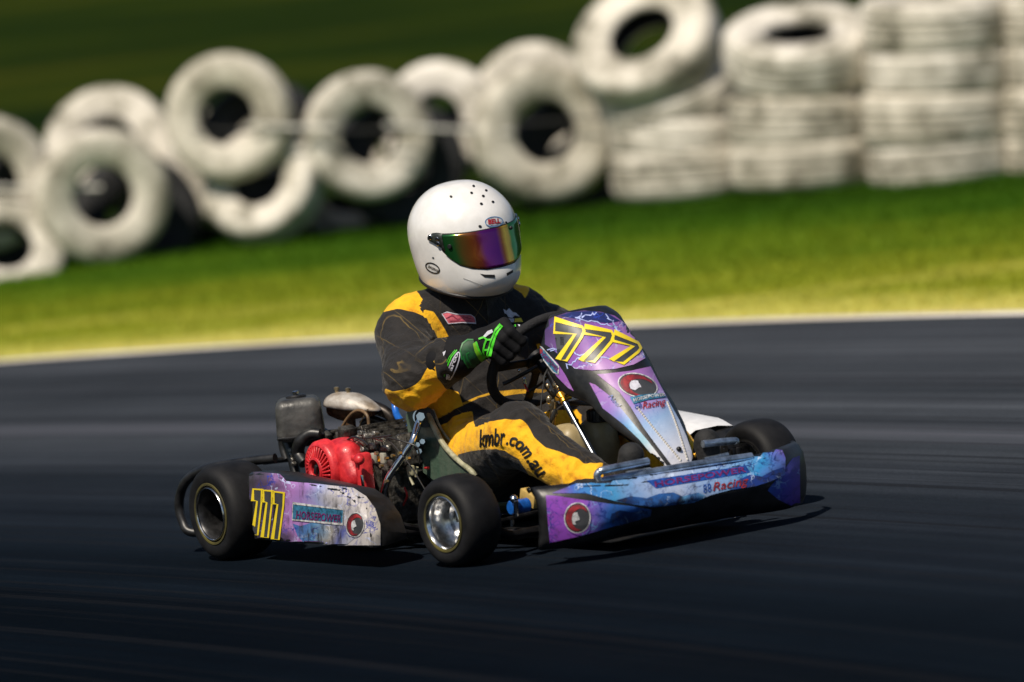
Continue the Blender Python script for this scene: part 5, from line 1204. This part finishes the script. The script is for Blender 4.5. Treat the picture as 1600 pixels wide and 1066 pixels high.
gdec(text_bm('sparco', [(701, 593), (716, 553)], 5.5, bold=.03), .0018, 'cuff_lettering', M['patch_white'])

# ---- helmet
HC = Vector((.418, 0, .839)); HS = 1.085; HROT = Matrix.Rotation(rad(4.2), 3, 'X')
HZ = [(-.172, .080, .05, .060), (-.160, .118, .085, .088), (-.130, .150, .125, .112), (-.08, .165, .144, .128), (-.02, .168, .154, .136), (.03, .164, .156, .139), (.07, .153, .151, .134), (.105, .133, .136, .119), (.135, .105, .112, .096), (.155, .076, .083, .071), (.167, .046, .052, .044), (.172, .018, .02, .018)]
hz_ = [q[0] for q in HZ]
def crm(zz, k):
    i = min(len(HZ)-2, max(0, int(np.searchsorted(hz_, zz)-1))); t = (zz-hz_[i])/(hz_[i+1]-hz_[i])
    p = [HZ[min(len(HZ)-1, max(0, i+d))] for d in (-1, 0, 1, 2)]
    m1 = (p[2][k]-p[0][k])/(p[2][0]-p[0][0]+1e-9)*(p[2][0]-p[1][0]) if i > 0 else (p[2][k]-p[1][k]); m2 = (p[3][k]-p[1][k])/(p[3][0]-p[1][0]+1e-9)*(p[2][0]-p[1][0]) if i < len(HZ)-2 else (p[2][k]-p[1][k])
    return (2*t**3-3*t*t+1)*p[1][k]+(t**3-2*t*t+t)*m1+(-2*t**3+3*t*t)*p[2][k]+(t**3-t*t)*m2
def HP(phi, zz, off=0.):
    f, b_, w_ = (crm(zz, k)*HS for k in (1, 2, 3)); c, s = math.cos(phi), math.sin(phi); r = f if c > 0 else b_
    x, y = r*c, w_*s*(1+.03*max(0, c)*abs(s))
    # chin bar stands proud under the visor
    if c > 0: x += .010*math.exp(-((zz+.115)/.035)**2)*c*c - .006*math.exp(-((zz-.0)/.05)**2)*c
    p = Vector((x, y, zz)); 
    if off: p += Vector((c/max(r, .01), s/max(w_, .01), 0)).normalized()*off
    return HC+HROT @ p
V = []; F = []; nz_, nph = 80, 120
zs = [-.172+(.344)*(1-math.cos(PI*i/nz_))/2 for i in range(nz_+1)]
for zz in zs:
    for j in range(nph): V.append(HP(2*PI*j/nph, zz))
for i in range(nz_):
    for j in range(nph): F.append((i*nph+j, i*nph+(j+1) % nph, (i+1)*nph+(j+1) % nph, (i+1)*nph+j))
F.append(tuple(nz_*nph+j for j in range(nph)))
me = D.meshes.new('tmp'); me.from_pydata([tuple(v) for v in V], [], F); bm = bmesh.new(); bm.from_mesh(me); D.meshes.remove(me)
# base cut: higher at the nape than at the chin
no_ = Vector((.30, 0, 1)).normalized(); 
bmesh.ops.bisect_plane(bm, geom=bm.verts[:]+bm.edges[:]+bm.faces[:], plane_co=HC+Vector((.0, 0, -.126)), plane_no=no_, clear_inner=True)
helm = from_bm('helmet', bm, M['helmet_white'], man, angle=70); own(helm)
md = helm.modifiers.new('thickness', 'SOLIDIFY'); md.thickness = .012; md.offset = -1
# rubber edge trim round the base
pts = []
for j in range(72):
    ph = 2*PI*j/72; lo, hi = -.17, .05
    for _ in range(30):
        mid = (lo+hi)/2; d_ = (HP(ph, mid)-(HC+Vector((0, 0, -.126)))).dot(no_)
        if d_ < 0: lo = mid
        else: hi = mid
    pts.append(HP(ph, hi))
t = MB(); t.tube(pts, .0055, 8, closed=True); own(t.build('edge_trim', M['black_trim'], helm))
# visor
m, b = base_mat('iridium_visor'); N, L = nodes_of(m); uv = N.new('ShaderNodeUVMap'); uv.uv_map = 'UVMap'; sx = N.new('ShaderNodeSeparateXYZ'); L.new(uv.outputs[0], sx.inputs[0])
nz = scaled_noise(N, L, uv.outputs[0], (6, 2, 1), 1, 3, .5); ma = N.new('ShaderNodeMath'); ma.operation = 'MULTIPLY_ADD'; ma.inputs[1].default_value = .05; L.new(nz, ma.inputs[0]); L.new(sx.outputs[0], ma.inputs[2])
r = ramp(N, [(0., (.01, .12, .03)), (.12, (.03, .16, .04)), (.19, (.20, .12, .03)), (.27, (.28, .08, .02)), (.33, (.22, .04, .03)), (.385, (.16, .015, .20)), (.52, (.13, .01, .19)), (.575, (.30, .09, .02)), (.625, (.75, .48, .06)), (.665, (.60, .36, .05)), (.70, (.03, .22, .04)), (1., (.01, .20, .10))])
L.new(ma.outputs[0], r.inputs[0]); L.new(r.outputs[0], b.inputs['Base Color']); b.inputs['Metallic'].default_value = .75; b.inputs['Roughness'].default_value = .16; b.inputs['Coat Weight'].default_value = .5; b.inputs['Coat Roughness'].default_value = .06
def vtop(a): return float(np.interp(abs(a), [0, 30, 60, 75], [.035, .037, .043, .047]))
def vbot(a): return float(np.interp(abs(a), [0, 20, 35, 46, 54, 60, 75], [-.079, -.077, -.067, -.052, -.030, -.006, .020]))
def vpatch(a0, a1, n, m_, off, zt=vtop, zb=vbot):
    V = []; F = []; uvs = []
    for i in range(n+1):
        a = a0+(a1-a0)*i/n
        for j in range(m_+1):
            zz = zb(a)+(zt(a)-zb(a))*j/m_; e_ = min(1, min(j, m_-j)/1.0)
            V.append(HP(rad(a), zz, off*(e_ if 0 < j < m_ else -.3))); uvs.append((i/n, j/m_))
    for i in range(n):
        for j in range(m_): q = i*(m_+1)+j; F.append((q, q+m_+1, q+m_+2, q+1))
    return V, F, uvs
Vv, Fv, uvs = vpatch(-57, 57, 80, 24, .0045)
vis = own(mk('visor', Vv, Fv, m, helm, uv=uvs))
# dark gasket under the visor and pivot plates
Vv, Fv, _ = vpatch(-60, 60, 60, 10, .0022, lambda a: vtop(a)+.004, lambda a: vbot(a)-.004); own(mk('visor_gasket', Vv, Fv, M['black_trim'], helm))
for s in (-1, 1):
    zt = lambda a: float(np.interp(abs(a), [56, 62, 68, 73], [.046, .050, .050, .040])); zb = lambda a: float(np.interp(abs(a), [56, 62, 68, 73], [-.012, .006, .020, .030]))
    Vv, Fv, _ = vpatch(s*56, s*73, 12, 8, .0065, zt, zb); pp_ = own(mk('visor_pivot', Vv, Fv, pm('pivot_plate', (.05, .06, .055), .3, .6, var=.4, scale=60), helm)) 
    t = MB()
    for a, zz, r_ in ((69, .039, .0075), (61.5, .032, .006), (61.5, .018, .0065)): p = HP(rad(s*a), zz, .006); n_ = (HP(rad(s*a), zz, .012)-p).normalized(); t.cyl(p, p+n_*.004, r_, 16, .001)
    own(t.build('pivot_screw', M['chrome'], pp_))
TH = bvh_of([helm]); THV = bvh_of([vis])
def hdec(bm, off, name, mat, step=3., TR=TH): return own(lay(bm, TR, off, name, mat, helm, step))
ov = ell(771.5, 346.8, 13.6, 7.6, rad(-4), n=40)
hdec(poly_bm([ov]), .0012, 'logo_oval', M['vinyl_white']); hdec(strip_bm([ov], 1.3, closed=True), .0018, 'logo_ring', pm('steel_blue', (.10, .22, .42), .4))
hdec(text_bm('BELL', [(762.3, 350.4), (781.5, 348.4)], 7.2, bold=.035), .0020, 'logo_lettering', pm('logo_red', (.42, .01, .02), .4))
hdec(strip_bm([[(766, 353), (778, 351.6)]], .8), .0020, 'logo_underline', M['vinyl_blue'])
for k, (x_, y_, r_) in enumerate(((704.8, 307.5, 2.3), (736.8, 301.7, 2.3), (740, 291, 2.2), (755, 306.6, 2.4), (752, 318.8, 2.5), (759.5, 297.8, 2.1), (770, 315.7, 2.3), (750, 354, 2.7), (790.5, 347.7, 1.9), (677, 403, 1.7))):
    hdec(poly_bm([ell(x_, y_, r_, r_*.8, .3, n=14)]), .0010, 'vent_hole', M['print_black'])
hdec(poly_bm([[(749.6, 427.5), (757, 429), (773, 429.3), (773, 434.2), (757, 433.2)]]), .0010, 'chin_vent', M['print_black']); hdec(poly_bm([[(791, 427), (801.5, 421.5), (801, 426), (792, 431.5)]]), .0010, 'chin_vent', M['print_black'])
so_ = ell(676.2, 418.8, 11.5, 6.6, rad(28), n=32)
hdec(strip_bm([so_], 1.8, closed=True), .0010, 'side_badge', M['print_black']); hdec(text_bm('SA2010', [(668.5, 417.3), (684.5, 425.3)], 3.6, bold=.03), .0010, 'badge_lettering', M['print_black'])
hdec(strip_bm([[(724, 435), (735, 439), (755, 447)]], .7), .0008, 'scratch', pm('scratch_grey', (.25, .25, .25), .6))
t = MB(); p = HP(rad(181), -.052, .004); t.sphere(p, .012, (.8, .8, 1.2), 12); t.box(p+Vector((.003, .0, -.012)), (.012, .03, .014), bev=.004); own(t.build('rear_post', M['alloy'], helm))
t = MB(); p = HP(rad(-50), .006, .007); n_ = (HP(rad(-50), .006, .016)-p).normalized(); t.cyl(p-n_*.002, p+n_*.004, .0065, 16, .001); own(t.build('visor_button', M['black_trim'], vis))
t = MB(); p = HP(rad(22), .022, .006); t.sphere(p, .006, (1, 1, 1), 10); own(t.build('visor_catch', M['black_trim'], vis))
